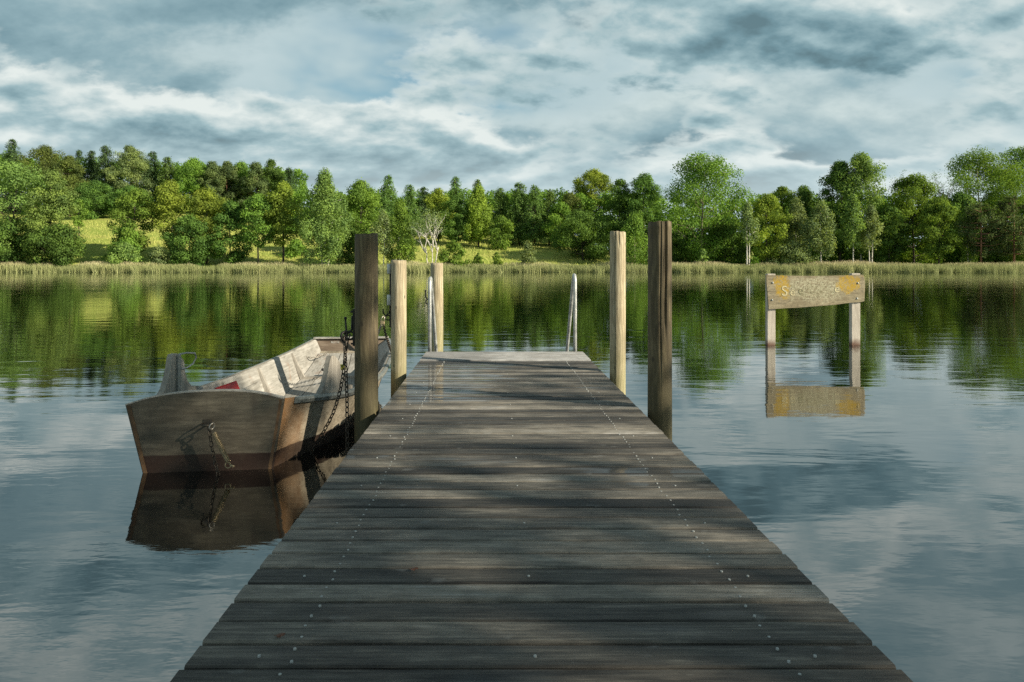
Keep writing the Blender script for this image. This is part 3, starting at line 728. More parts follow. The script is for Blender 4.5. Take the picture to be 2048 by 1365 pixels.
    for i in range(8, 22):
        gr, cr, cl, gl = secs[i]; a = gl + (cl - gl) * 0.30 + (0.029, 0, 0); c = gl + (cl - gl) * 0.62 + (0.029, 0, 0); rows.append([a, c, c + (0.02, 0, 0), a + (0.02, 0, 0)])
    b = MB(); b.add(*strip(rows)); b.build('stringer', M['inner'], bo)
    # thole boards
    def thole(side, s0, h, top=0.16, name='thole_board', length=0.80):
        cen = Hull.sec(s0); g = cen[3] if side < 0 else cen[0]
        g2 = Hull.sec(s0 + 0.03); g2 = g2[3] if side < 0 else g2[0]
        tg = g2 - g; tg[2] = 0; tg /= np.linalg.norm(tg); nr = np.array((tg[1], -tg[0], 0)) * side
        L = length; pr = [(-L * .5, 0.0), (-L * .5, 0.035), (-L * .42, 0.05), (-L * .30, 0.12), (-L * .215, 0.22), (-L * .175, 0.30), (-L * .15, h - 0.03), (-L * .12, h), (-L * .04, h), (L * .02, h - 0.02), (L * .12, h - 0.075), (L * .14, h - 0.11), (L * .15, 0.22), (L * .2, 0.14), (L * .3, 0.075), (L * .42, 0.055), (L * .5, 0.045), (L * .5, 0.0)]
        b = MB(); f = lambda o: [g + tg * a + np.array((0, 0, z - 0.03)) - nr * o for a, z in pr]
        b.prism(f(-0.002 + 0.028), f(0.075)); tb = b.build(name, M['grey_wood'], bo)
        b = MB(); cc = g - tg * L * 0.03 + np.array((0, 0, h * 0.5 - 0.03)) - nr * 0.086
        Rm = np.array([[tg[0], nr[0], 0], [tg[1], nr[1], 0], [0, 0, 1]]); b.box(cc, (0.055, 0.02, h * 0.92), Rm); b.build('metal_strap', M['grey_metal'], tb)
        return g, tg, nr, tb
    g, tg, nr, tb = thole(-1, 0.135, 0.40)
    b = MB(); c = g + np.array((0, 0, 0.34)) - nr * 0.06
    b.tube([c + tg * -0.02 + np.array((0, 0, 0.015)), c + tg * 0.10 - nr * 0.04 + np.array((0, 0, 0.02)), c + tg * 0.24 - nr * 0.05 + np.array((0, 0, 0.0)), c + tg * 0.31 - nr * 0.03 + np.array((0, 0, -0.05)), c + tg * 0.27 - nr * 0.02 + np.array((0, 0, -0.10)), c + tg * 0.12 - nr * 0.035 + np.array((0, 0, -0.115)), c - nr * 0.035 + np.array((0, 0, -0.11))], 0.0075, 8)
    b.build('rope_loop', M['bluerope'], tb)
    thole(1, 0.135, 0.36, length=0.60)
    # stern eye, chain and spring
    pe = P(413, 848, 5.87)
    b = MB(); b.box(P(416, 846, 5.888), (0.07, 0.008, 0.05)); b.tube([P(402, 850, 5.80), P(408, 851.5, 5.74), P(416, 851.5, 5.74), P(421, 849, 5.80), P(420, 847, 5.88)], 0.007, 8); b.tube([P(402, 850, 5.80), P(404, 848, 5.88)], 0.007, 8); ey = b.build('stern_eye', M['chain'], bo)
    b = MB(); b.tube(arc(P(424, 853, 5.76), 0.024, 0, 2 * math.pi, 16, (0.5, 0.8, 0), (0.25, 0, 1))[:-1], 0.006, 8, closed=True); b.build('ring', M['chain_bright'], ey)
    b = MB(); chain(b, [P(417, 853, 5.75), P(420, 872, 5.76), P(424, 900, 5.78), P(430, 925, 5.79), P(436, 946, 5.80), P(440, 965, 5.8)], 0.040, 0.0045, 0.0125); b.build('stern_chain', M['chain'], bo)
    a = P(428, 866, 5.75); e = P(456, 924, 5.76); ax = (e - a) / np.linalg.norm(e - a); u = np.cross(ax, (0, 1, 0)); u /= np.linalg.norm(u); v = np.cross(ax, u)
    L = np.linalg.norm(e - a); turns = 26; pts = [a + ax * L * k / (turns * 12) + 0.0165 * (math.cos(2 * math.pi * k / 12) * u + math.sin(2 * math.pi * k / 12) * v) for k in range(turns * 12 + 1)]
    b = MB(); b.tube(pts, 0.0042, 5); b.build('spring', M['brass'], bo)
    b = MB(); b.tube(arc(P(456, 931, 5.76), 0.022, 0, 2 * math.pi, 16)[:-1], 0.005, 8, closed=True); b.tube([P(459, 929, 5.75), P(468, 934, 5.73)], 0.008, 8); b.build('shackle', M['brass'], bo)
    # chain lying inside the bow
    b = MB(); chain(b, [P(598, 706, 10.25), P(610, 714, 10.2), P(622, 717, 10.15), P(638, 714, 10.2), P(655, 706, 10.45)], 0.030, 0.004, 0.01); b.build('bow_inner_chain', M['chain_bright'], bo)
plainbrown = plain('oiled_batten', (0.085, 0.048, 0.022), 0.65, 12, 0.5)
bowdark = wood('bow_wood', (0.05, 0.035, 0.025), (0.13, 0.10, 0.075), (0.24, 0.20, 0.16), 'x', 30, 0.06, 3)
boat()
# red plate leaning inside the boat, bottle on the floor
def red_plate():
    s = Hull.sec(0.30); gl, cl = s[3], s[2]
    r_ = thing('warning_plate', 'small red plate with white lettering leaning inside the punt', 'sign', cl + (0.1, 0, 0.03))
    cs = [P(428, 790, 7.02), P(483, 786, 7.38), P(473, 762, 7.38), P(430, 777, 7.02)]
    nrm = np.cross(cs[1] - cs[0], cs[3] - cs[0]); nrm /= np.linalg.norm(nrm)
    if nrm[1] > 0: nrm = -nrm
    b = MB(); b.prism([p for p in cs], [p - nrm * 0.006 for p in cs]); pl = b.build('plate', M['red'], r_)
    cu = bpy.data.curves.new('l', 'FONT'); cu.body = 'boden'; cu.size = 0.060; cu.extrude = 0.001; cu.align_x = 'RIGHT'
    ob = bpy.data.objects.new('l', cu); COL.objects.link(ob); bpy.context.view_layer.update()
    me = bpy.data.meshes.new_from_object(ob.evaluated_get(bpy.context.evaluated_depsgraph_get())); bpy.data.objects.remove(ob); me.materials.clear()
    ux = (cs[2] - cs[3]); ux /= np.linalg.norm(ux); uy = np.cross(nrm, ux)
    if uy[2] < 0: uy = -uy
    o_ = cs[2] - ux * 0.03 - uy * 0.062 + nrm * 0.004 - base_of(pl)
    Mx = Matrix(((ux[0], uy[0], nrm[0], o_[0]), (ux[1], uy[1], nrm[1], o_[1]), (ux[2], uy[2], nrm[2], o_[2]), (0, 0, 0, 1)))
    me.transform(Mx); link('lettering', me, M['white'], pl)
red_plate()
def bottle():
    s = Hull.sec(0.80); a = P(643, 740, 9.68); e = P(676, 736, 9.70)
    t_ = thing('wine_bottle', 'green glass bottle with black neck lying on the floor of the punt', 'bottle', a)
    ax = (e - a) / np.linalg.norm(e - a)
    b = MB(); b.lathe(a, [(0.015, 0.09), (0.018, 0.11), (0.034, 0.135), (0.040, 0.155), (0.040, 0.31), (0.034, 0.316)], 18, ax); b.build('glass_body', M['glass_green'], t_)
    b = MB(); b.lathe(a, [(0.015, 0.0), (0.0175, 0.002), (0.0175, 0.022), (0.0155, 0.024), (0.016, 0.0895)], 14, ax); b.build('foil_neck', M['black'], t_)
bottle()
# fallen leaves on the deck
for (x, y, lab) in ((560, 1276, 'dead brown leaf lying on the deck beside the left screw row near the viewer'), (827, 1143, 'small curled brown leaf lying left of the middle of the deck')):
    p = np.array(((x - CX) * 1.2 / (y - HY), F * 1.2 / (y - HY), DZ + 0.004)); b = MB(); rg = random.Random(x)
    n = 10; w = 0.009
    vs = []
    for i in range(n + 1):
        u = i / n; hw = w * math.sin(math.pi * u) ** 0.8 * (0.8 + 0.4 * rg.random()); xx = (u - 0.5) * 0.036
        vs += [p + (xx, -hw, 0.006 * abs(u - .5) * 2 + 0.004 * rg.random()), p + (xx, 0, 0.002 + 0.006 * u), p + (xx, hw, 0.009 * u + 0.002)]
    fs = []
    for i in range(n): fs += [(3 * i, 3 * i + 1, 3 * i + 4, 3 * i + 3), (3 * i + 1, 3 * i + 2, 3 * i + 5, 3 * i + 4)]
    b.add(vs, fs); tag(b.build('dead_leaf', M['leaf_dead']), lab, 'leaf')

# ------------------------------------------------------------------ trees
def leaf_quads(rg, C, Nrm, size, aspect=0.75):
    n = len(C); Nrm = Nrm / (np.linalg.norm(Nrm, axis=1, keepdims=True) + 1e-9)
    r = rg.randn(n, 3); u = np.cross(Nrm, r); u /= np.linalg.norm(u, axis=1, keepdims=True) + 1e-9; v = np.cross(Nrm, u)
    s = (size * rg.uniform(0.6, 1.35, n))[:, None]
    bend = Nrm * s * rg.uniform(-0.25, 0.25, (n, 1))
    return np.stack([C - u * s * 0.5, C - v * s * 0.5 * aspect + bend, C + u * s * 0.5, C + v * s * 0.5 * aspect + bend], 1)

def limb(mb, a, b, ra, rb, rg, k=5, wob=0.06, sides=6):
    a = np.array(a, float); b = np.array(b, float); L = np.linalg.norm(b - a); pts = []
    for i in range(k + 1):
        f = i / k; p = a + (b - a) * f
        if 0 < i < k: p = p + rg.randn(3) * L * wob * 0.5
        p = p + np.array((0, 0, -0.10 * L * math.sin(math.pi * f) * 0.4)); pts.append(p)
    mb.tube(pts, [ra + (rb - ra) * i / k for i in range(k + 1)], sides)

def envelope(kind, z):                                  # radius factor by relative crown height
    if kind == 'round': return np.sqrt(np.clip(1 - (2 * z - 0.95)**2 * 0.98, 0.03, 1))
    if kind == 'oak': return np.clip(1 - np.abs(z - 0.48) ** 3 * 4.6, 0.15, 1)
    if kind == 'birch': return np.clip(np.sin(np.pi * np.clip(z * 0.80 + 0.17, 0, 1)) ** 0.9, 0.07, 1) * (1 - 0.25 * z)
    if kind == 'cone': return np.clip(1.06 - z, 0.05, 1) ** 0.58
    if kind == 'dome': return np.sqrt(np.clip(1 - z**2 * 0.98, 0.02, 1))
    if kind == 'umbrella': return np.clip(0.35 + 1.2 * z, 0, 1) * np.sqrt(np.clip(1 - (z * 0.97)**6, 0.05, 1))
    return np.ones_like(z)

def make_tree(name, label, kind, px, top, wpx, Y, colour, seed, base_z=0.28, bark='dark', cat='tree', group=None, dens=1.0, leaf=0.35, trunks=1, lean=0.0, nclump=None, flat=0.75, XY=None, HWd=None, leafy=True):
    rg = np.random.RandomState(seed)
    if XY is None:
        X = (px - CX) * Y / F; H = HW + (HY - top) * Y / F; wid = wpx * Y / F * (1.5 if kind == 'cone' else 1.22)
    else: X, Y = XY; H, wid = HWd
    g = float(ground(X, Y)) - 0.15
    if XY is not None: H += g
    h = H - g; root = thing(name, label, cat, (X, Y, g), group)
    R0 = wid / 2; zc0 = h * base_z; hc = h - zc0
    area = wid * hc
    n = int(np.clip(area * 62 * dens * (0.42 / leaf) ** 1.6, 500, 22000))
    tm = MB(); cen = []; quads = []; vals = []
    r_tr = 0.010 * h + 0.06
    if kind in ('round', 'oak', 'birch', 'dome', 'umbrella'):
        N = nclump or int(np.clip(34 + area * 0.22, 30, 95))
        z = rg.rand(N) ** 0.85; th = rg.rand(N) * 2 * np.pi
        er = envelope(kind, z) * R0
        rad = er * np.sqrt(rg.uniform(0.15, 1.0, N)) * rg.uniform(0.8, 1.08, N)
        cr = 0.92 * min(1.0, (44 / N)) ** 0.42 * (0.17 if kind != 'birch' else 0.15) * (wid + hc * 0.35) / 1.35 * rg.uniform(0.55, 1.25, N)
        cr = np.minimum(cr, R0 * 0.55 + 0.15)
        rad = np.maximum(rad - cr * 0.55, 0)
        cz = zc0 + z * (hc - cr * 0.55) ; cz = np.maximum(cz, zc0 * 0.9 + cr * 0.3)
        C = np.stack([rad * np.cos(th) + lean * (cz / h) * h * 0.2, rad * np.sin(th), cz], 1)
        tone = rg.rand(N)
        wts = cr ** 2; cnt = (n * wts / wts.sum()).astype(int) + 3
        for i in range(N):
            m = cnt[i]; dv = rg.randn(m, 3); dv /= np.linalg.norm(dv, axis=1, keepdims=True)
            rr = cr[i] * rg.uniform(0.12, 1.0, m) ** 0.42 * (1 + 0.08 * rg.randn(m))
            dv2 = dv * np.array((1, 1, flat if kind != 'birch' else 1.35))
            p = C[i] + dv2 * rr[:, None]
            if kind == 'birch': p[:, 2] -= rg.uniform(0, 1, m) ** 2 * cr[i] * 0.7
            nr = dv * 1.25 + rg.randn(m, 3) * 0.6 + np.array((0, 0, 0.3))
            quads.append(leaf_quads(rg, p, nr, leaf)); vals.append(np.clip(0.10 + 0.62 * tone[i] + 0.24 * rg.rand(m), 0, 1))
        # stray sprigs for a ragged outline
        m = int(n * 0.02); k = rg.randint(0, N, m); dv = rg.randn(m, 3); dv /= np.linalg.norm(dv, axis=1, keepdims=True)
        p = C[k] + dv * (cr[k] * rg.uniform(0.9, 1.08, m))[:, None]; p[:, 2] = np.maximum(p[:, 2], zc0 * 0.6)
        quads.append(leaf_quads(rg, p, rg.randn(m, 3), leaf * 0.85)); vals.append(rg.rand(m))
        for tk in range(trunks):
            off = np.array((0.0, 0, 0)) if trunks == 1 else np.array(((tk - (trunks - 1) / 2) * 0.5, rg.uniform(-.3, .3), 0))
            tp = np.array((lean * h * 0.2 + rg.uniform(-.1, .1) * R0 + (off[0] * 2.2), off[1] * 2, zc0 + hc * (0.80 if kind != 'umbrella' else 0.5)))
            if bark == 'birch' or trunks > 1: rt = r_tr * 0.75
            else: rt = r_tr
            st = off + np.array((0, 0, -0.3)); mid = off + (tp - off) * 0.45 + np.array((rg.uniform(-.06, .06) * h, rg.uniform(-.03, .03) * h, 0)) * 0.5
            pts = [st, off + np.array((0, 0, 0.4))]; 
            for f in np.linspace(0.15, 1, 7): pts.append((1 - f)**2 * off + 2 * f * (1 - f) * mid + f * f * tp)
            rads = [rt * 1.35, rt * 1.1] + [rt * (1 - 0.85 * f) for f in np.linspace(0.15, 1, 7)]
            tm.tube(pts, rads, 7)
            A = np.array(pts)
            order = rg.permutation(N)[:max(6, N // (2 * trunks))]
            for i in order:
                zz_ = np.clip(C[i][2] - 0.35 * np.hypot(C[i][0], C[i][1]) - 0.4, h * 0.12, tp[2] - 0.1)
                j = np.argmin(np.abs(A[:, 2] - zz_)); s_ = A[j]
                limb(tm, s_, C[i], rads[j] * 0.42, 0.02 + 0.008 * h * 0.1, rg)
    elif kind in ('cone', 'pine'):
        tm.tube([(0, 0, -0.3), (0.02 * h * rg.randn() * .2, 0, h * 0.5), (0, 0, h * 0.985)], [r_tr * 1.1, r_tr * 0.7, 0.03], 7)
        L = int(np.clip(hc / 0.5, 12, 44)); per = 9
        if kind == 'pine': L = int(np.clip(hc / 0.9, 7, 18)); per = 6
        tot = L * per
        lens = []; items = []
        for i in range(L):
            f = (i + rg.uniform(-.3, .3)) / L; f = np.clip(f, 0, 0.985); zb = zc0 + f * hc
            for k in range(per):
                th = rg.rand() * 2 * np.pi
                if kind == 'cone': ln = R0 * envelope('cone', np.array([f]))[0] * rg.uniform(0.55, 1.12)
                else: ln = R0 * np.clip(1.05 - abs(f - 0.35) * 1.25, 0.2, 1) * rg.uniform(0.35, 1.15)
                items.append((zb, th, ln)); lens.append(ln)
        lens = np.array(lens); w8 = lens / lens.sum()
        for (zb, th, ln), w_ in zip(items, w8):
            dr = np.array((math.cos(th), math.sin(th), 0)); m = int(n * w_ * 1.0) + 2
            f = rg.uniform(0.15 if kind == 'cone' else 0.35, 1, m)
            sag = (-0.32 if kind == 'cone' else 0.12) * ln * f ** 1.4
            side = np.array((-dr[1], dr[0], 0)); sw = rg.uniform(-1, 1, m) * ln * 0.20 * (1.15 - f * 0.7)
            p = dr[None] * (ln * f)[:, None] + side[None] * sw[:, None]; p[:, 2] += zb + sag + rg.randn(m) * (0.12 + 0.09 * ln)
            nr = np.array((0, 0, 1.0)) + rg.randn(m, 3) * 0.55 + dr * 0.3
            quads.append(leaf_quads(rg, p, nr, leaf * 1.05, 0.5)); vals.append(np.clip(0.3 * rg.rand() + 0.7 * rg.rand(m), 0, 1))
            if kind == 'pine' or rg.rand() < 0.3:
                limb(tm, (0, 0, zb - 0.1), dr * ln * 0.9 + np.array((0, 0, zb + (0.1 * ln if kind == 'pine' else -0.25 * ln))), 0.05 + 0.012 * ln, 0.02, rg, 3, 0.05, 5)
    elif kind == 'bare':
        rg2 = rg
        def grow(p, dirv, ln, r, lev):
            e = p + dirv * ln; limb(tm, p, e, r, r * 0.6, rg2, 4, 0.07, 6)
            if lev == 0:
                m = 40; pp = e + rg2.randn(m, 3) * 0.6; quads.append(leaf_quads(rg2, pp, rg2.randn(m, 3), leaf * 0.6)); vals.append(rg2.rand(m)); return
            for k in range(3 if lev > 1 else 2):
                d2 = dirv + rg2.randn(3) * np.array((0.42, 0.42, 0.16)) + np.array((0, 0, 0.12)); d2 /= np.linalg.norm(d2)
                grow(p + dirv * ln * rg2.uniform(0.7, 1.0), d2, ln * rg2.uniform(0.55, 0.8), r * 0.58, lev - 1)
        for a in ((-0.28, 0.1), (0.05, -0.1), (0.24, 0.12)):
            dv = np.array((a[0], a[1], 1.0)); dv /= np.linalg.norm(dv); grow(np.array((a[0] * 0.8, 0, -0.2)), dv, h * 0.40, 0.15, 3)
    V = np.concatenate(quads); vv = np.concatenate(vals)
    if kind == 'bare':
        allz = max(V[:, :, 2].max(), max(v[2] for v in tm.v)); k = h / allz
        V *= np.array((1, 1, k)); tm.v = [(v[0], v[1], v[2] * k) for v in tm.v]
    tm.build('trunk', BARK[bark], root, world=False)
    link('crown', quads_mesh('crown', V, vv), LEAF[colour], root)
    return root

FARG = None
TREES = [
 # name, label, kind, px, top, width px, distance, colour, options
 ('broadleaf_tree', 'huge pale green tree filling the left edge of the far shore', 'round', 25, 322, 205, 154, 'pale', dict(base_z=.06, dens=1.1)),
 ('broadleaf_tree', 'pale green rounded tree joined to the right of the huge left edge tree', 'round', 104, 340, 92, 152, 'pale', dict(base_z=.10)),
 ('shrub', 'dark undergrowth at the foot of the huge pale tree on the left edge', 'dome', 22, 436, 110, 150, 'dark', dict(base_z=.0)),
 ('broadleaf_tree', 'low very dark bushy tree at the foot of the left edge trees', 'round', 112, 440, 108, 149, 'dark', dict(base_z=.02, dens=1.2)),
 ('shrub', 'thin leafy sapling at the top corner of the left meadow', 'round', 158, 398, 34, 178, 'mid', dict(base_z=.3, dens=.6)),
 ('broadleaf_tree', 'tree with a dark leaning trunk at the right side of the left meadow', 'round', 266, 372, 84, 156, 'mid', dict(base_z=.25, lean=.25)),
 ('shrub', 'light green bush under the tree with the dark leaning trunk', 'round', 252, 450, 74, 154, 'mid', dict(base_z=.05)),
 ('shrub', 'low pale mounded bush by the reeds below the left meadow', 'dome', 250, 487, 78, 149.5, 'pale', dict(base_z=.0, leaf=.32)),
 ('shrub', 'smaller grey green mounded bush right beside the pale mounded bush', 'dome', 316, 493, 50, 149.5, 'grey', dict(base_z=.0, leaf=.32)),
 ('broadleaf_tree', 'yellow green tree with feathery top right of the left meadow', 'round', 340, 362, 84, 158, 'lime', dict(base_z=.22, dens=.9)),
 ('broadleaf_tree', 'yellow green tree twinned with the feathery one, slightly lower', 'round', 414, 374, 100, 159, 'lime', dict(base_z=.22, dens=.9)),
 ('broadleaf_tree', 'dark ivy clad tree below the two yellow green trees', 'round', 378, 430, 104, 153, 'dark', dict(base_z=.04, dens=1.1)),
 ('broadleaf_tree', 'dark green rounded tree right of the ivy clad tree', 'round', 462, 402, 88, 156, 'dark', dict(base_z=.08)),
 ('broadleaf_tree', 'mid green tree with a thin pale stem, left of the ivy brown tree', 'round', 517, 386, 80, 155, 'mid', dict(base_z=.30, bark='tan')),
 ('broadleaf_tree', 'olive green tree with a forked dark trunk left of the big bright birch', 'round', 566, 362, 84, 156, 'lime', dict(base_z=.28)),
 ('shrub', 'round green bush behind the forked dark trunk', 'dome', 592, 478, 52, 166, 'mid', dict(base_z=0)),
 ('birch_tree', 'big bright birch with white stems, tallest tree left of the front posts', 'birch', 650, 345, 120, 150.5, 'pale', dict(base_z=.15, bark='birch', trunks=3, dens=1.15)),
 ('broadleaf_tree', 'broad mid green tree directly right of the big bright birch', 'round', 722, 360, 98, 166, 'mid', dict(base_z=.12)),
 ('shrub', 'dark bush under the broad tree right of the big birch', 'dome', 700, 455, 70, 158, 'dark', dict(base_z=0)),
 ('birch_tree', 'slim birch with a white stem just right of the dark front post', 'birch', 766, 420, 52, 149.5, 'grey', dict(base_z=.28, bark='birch', dens=.6, leaf=.32)),
 ('birch_tree', 'bushy light green birch behind the pale post with the hinge rod', 'birch', 800, 405, 76, 151, 'mid', dict(base_z=.14, bark='birch', dens=.9)),
 ('bare_birch', 'almost leafless white birch with forked stems on the shore', 'bare', 863, 415, 66, 149.5, 'grey', dict(bark='birch', leaf=.4)),
 ('shrub', 'green bush on the meadow edge right of the leafless birch', 'dome', 908, 480, 62, 151, 'mid', dict(base_z=0, leaf=.34)),
 ('shrub', 'tiny round bush in the middle meadow, left one of a pair', 'dome', 957, 505, 23, 151, 'mid', dict(base_z=0, leaf=.3)),
 ('shrub', 'tiny round bush in the middle meadow, right one of a pair', 'dome', 993, 505, 24, 151, 'mid', dict(base_z=0, leaf=.3)),
 ('shrub', 'upright oval bush standing alone at the right of the middle meadow', 'round', 1055, 483, 38, 151, 'grey', dict(base_z=0, leaf=.34)),
 ('larch_tree', 'pointed light conifer rising right above the broad mid green tree', 'cone', 775, 350, 54, 196, 'larch', dict(base_z=.1)),
 ('larch_tree', 'pointed light conifer above the bushy light green birch', 'cone', 818, 368, 50, 200, 'larch', dict(base_z=.1)),
 ('larch_tree', 'pointed conifer seen above the leafless white birch', 'cone', 848, 372, 44, 204, 'fir', dict(base_z=.1)),
 ('broadleaf_tree', 'olive tree with flat top behind the leafless white birch', 'round', 877, 374, 62, 188, 'lime', dict(base_z=.1)),
 ('pine_tree', 'conifer with a small bushy tuft as tip, highest of the middle wood', 'cone', 911, 352, 46, 205, 'larch', dict(base_z=.1)),
 ('broadleaf_tree', 'bright oval tree standing forward of the middle wood', 'birch', 957, 374, 70, 181, 'lime', dict(base_z=.08, dens=1.3, flat=1.0)),
 ('larch_tree', 'conifer peeping over the bright oval tree', 'cone', 956, 358, 40, 205, 'larch', dict(base_z=.1)),
 ('broadleaf_tree', 'dark tree in the gap left of the bright oval tree', 'round', 912, 392, 66, 182, 'dark', dict(base_z=.05)),
 ('larch_tree', 'blue green conifer right of the bright oval tree', 'cone', 1000, 374, 52, 190, 'larch', dict(base_z=.12)),
 ('broadleaf_tree', 'low dark leafy tree at the wood edge below the blue green conifer', 'round', 1003, 432, 54, 178, 'mid', dict(base_z=.03)),
 ('larch_tree', 'tall narrow conifer in the centre of the middle wood', 'cone', 1038, 363, 58, 188, 'larch', dict(base_z=.14)),
 ('larch_tree', 'light conifer right of the tall narrow conifer', 'cone', 1069, 369, 50, 186, 'larch', dict(base_z=.18)),
 ('larch_tree', 'loose conifer left of the brownish round tree', 'cone', 1098, 378, 52, 188, 'larch', dict(base_z=.2, dens=.7)),
 ('broadleaf_tree', 'brownish round tree below the high yellow green crown', 'round', 1140, 386, 62, 186, 'brown', dict(base_z=.2)),
 ('broadleaf_tree', 'high yellow green rounded crown standing clear against the sky', 'round', 1186, 338, 92, 200, 'lime', dict(base_z=.42, dens=1.15)),
 ('broadleaf_tree', 'wide dark green tree spreading over the right end of the middle meadow', 'oak', 1166, 420, 112, 166, 'dark', dict(base_z=.03, dens=1.2)),
 ('broadleaf_tree', 'yellow leaved tree just above the wide dark spreading tree', 'round', 1120, 402, 60, 180, 'mid', dict(base_z=.1)),
 ('broadleaf_tree', 'dark tree above the slim pale post', 'round', 1240, 356, 68, 180, 'dark', dict(base_z=.06)),
 ('broadleaf_tree', 'dark rugged tree left of the great oak', 'oak', 1288, 347, 84, 178, 'dark', dict(base_z=.06)),
 ('shrub', 'airy light green sapling between the slim pale post and the dark split post', 'birch', 1270, 428, 92, 151, 'mid', dict(base_z=.04, bark='tan', dens=.8, leaf=.34)),
 ('oak_tree', 'great oak with a broad lumpy crown right of the dark split post', 'oak', 1404, 307, 168, 160, 'mid', dict(base_z=.10, dens=1.7, nclump=95, bark='tan')),
 ('broadleaf_tree', 'dark undergrowth tree at the foot of the great oak', 'round', 1362, 440, 96, 164, 'dark', dict(base_z=.02)),
 ('broadleaf_tree', 'dark low tree under the right half of the great oak', 'round', 1452, 425, 84, 162, 'dark', dict(base_z=.02)),
 ('shrub', 'small light bush on the grass in front of the great oak', 'dome', 1406, 497, 24, 150, 'pale', dict(base_z=0, leaf=.3)),
 ('birch_tree', 'small birch with two white stems right of the great oak', 'birch', 1496, 406, 50, 150, 'grey', dict(base_z=.42, bark='birch', trunks=2, dens=.7, leaf=.34)),
 ('broadleaf_tree', 'yellow green tree with a dark trunk right of the two stemmed birch', 'round', 1536, 388, 80, 153, 'lime', dict(base_z=.16)),
 ('broadleaf_tree', 'dark irregular tree showing above the yellow green tree', 'oak', 1566, 373, 74, 176, 'mid', dict(base_z=.1)),
 ('broadleaf_tree', 'dark round tree above the left half of the lake sign', 'round', 1606, 370, 74, 176, 'dark', dict(base_z=.1)),
 ('birch_tree', 'pale birch above the middle of the lake sign', 'birch', 1592, 398, 70, 156, 'grey', dict(base_z=.1, bark='birch', dens=.85)),
 ('birch_tree', 'greyish green birch with a white stem above the right half of the lake sign', 'birch', 1642, 402, 72, 150, 'grey', dict(base_z=.30, bark='birch', dens=.85, leaf=.36)),
 ('shrub', 'greyish twiggy bush behind the reeds over the lake sign', 'dome', 1585, 482, 92, 151, 'grey', dict(base_z=0, leaf=.3, dens=.8)),
 ('broadleaf_tree', 'tall dark tree joined to the left of the tall pale birch', 'round', 1680, 322, 92, 168, 'dark', dict(base_z=.15, dens=1.1)),
 ('birch_tree', 'tall pale birch reaching above its neighbours right of the lake sign', 'round', 1722, 306, 104, 166, 'pale', dict(base_z=.10, bark='birch', dens=1.1)),
 ('birch_tree', 'slender light birch with white stem in front of the tall pale birch', 'birch', 1706, 388, 52, 149.5, 'pale', dict(base_z=.36, bark='birch', dens=.8)),
 ('birch_tree', 'short silvery birch right of the slender light birch', 'birch', 1742, 412, 50, 149.5, 'grey', dict(base_z=.38, bark='birch', trunks=2, dens=.8, leaf=.36)),
 ('broadleaf_tree', 'dark leafy tree behind the short silvery birch', 'round', 1778, 410, 80, 162, 'dark', dict(base_z=.03)),
 ('broadleaf_tree', 'mid green dome shaped tree left of the thin bare tree', 'oak', 1828, 349, 106, 164, 'mid', dict(base_z=.08, dens=1.1)),
 ('bare_tree', 'thin nearly bare tree poking out right of the dome shaped tree', 'bare', 1872, 338, 40, 170, 'dark', dict(bark='dark')),
 ('broadleaf_tree', 'dark tree with a straight black trunk below the thin bare tree', 'round', 1876, 392, 66, 154, 'mid', dict(base_z=.12)),
 ('broadleaf_tree', 'dark tree between the black trunk tree and the reddish pines', 'round', 1920, 385, 70, 166, 'dark', dict(base_z=.05)),
 ('oak_tree', 'large oak with a high rounded crown near the right edge', 'oak', 1962, 298, 145, 176, 'mid', dict(base_z=.30, dens=1.7, nclump=80, bark='tan')),
 ('oak_tree', 'large oak cut by the right edge of the view', 'oak', 2055, 288, 140, 178, 'mid', dict(base_z=.25, dens=1.6, nclump=80)),
 ('birch_tree', 'small pale birch left of the reddish pines', 'birch', 1938, 392, 50, 156, 'pale', dict(base_z=.15, bark='birch', dens=.8)),
 ('pine_tree', 'reddish pine with open layered branches, left one of the pines', 'pine', 1962, 402, 92, 152, 'pine', dict(base_z=.22, bark='pine', dens=.8, leaf=.36)),
 ('pine_tree', 'reddish pine with open layered branches at the right edge', 'pine', 2028, 388, 96, 151, 'pine', dict(base_z=.22, bark='pine', dens=.8, leaf=.36)),
 ('broadleaf_tree', 'low dark growth behind the reddish pines', 'round', 1992, 440, 90, 165, 'dark', dict(base_z=.02)),
 ('broadleaf_tree', 'leafy tree at the extreme right edge behind the pine', 'round', 2068, 400, 90, 160, 'mid', dict(base_z=.05)),
 # the hill on the left
 ('spruce_tree', 'dark fir with a pointed tip at the top left corner of the hill', 'cone', 24, 277, 52, 232, 'fir', dict(base_z=.05)),
 ('broadleaf_tree', 'olive brown broad crown on the hill, second highest from the left', 'round', 92, 290, 104, 226, 'brown', dict(base_z=.05, dens=1.1)),
 ('broadleaf_tree', 'olive green crown on the hill right of the brown one', 'round', 138, 310, 64, 224, 'brown', dict(base_z=.05)),
 ('spruce_tree', 'slim dark spruce on the hill behind the olive crowns', 'cone', 158, 298, 34, 240, 'fir', dict(base_z=.05)),
 ('spruce_tree', 'dark spruce on the hill left of the broad spruce', 'cone', 182, 300, 44, 234, 'fir', dict(base_z=.05)),
 ('spruce_tree', 'broad dark spruce on the hill above the left meadow', 'cone', 211, 290, 62, 230, 'fir', dict(base_z=.05)),
 ('pine_tree', 'rounded grey green tree standing highest in the middle of the hill', 'round', 260, 292, 84, 228, 'grey', dict(base_z=.05, dens=1.2, bark='tan')),
 ('spruce_tree', 'pointed spruce on the hill right of the rounded grey green tree', 'cone', 305, 301, 48, 232, 'fir', dict(base_z=.05)),
 ('spruce_tree', 'lighter spruce on the hill right of the pointed spruce', 'cone', 335, 312, 46, 230, 'larch', dict(base_z=.05)),
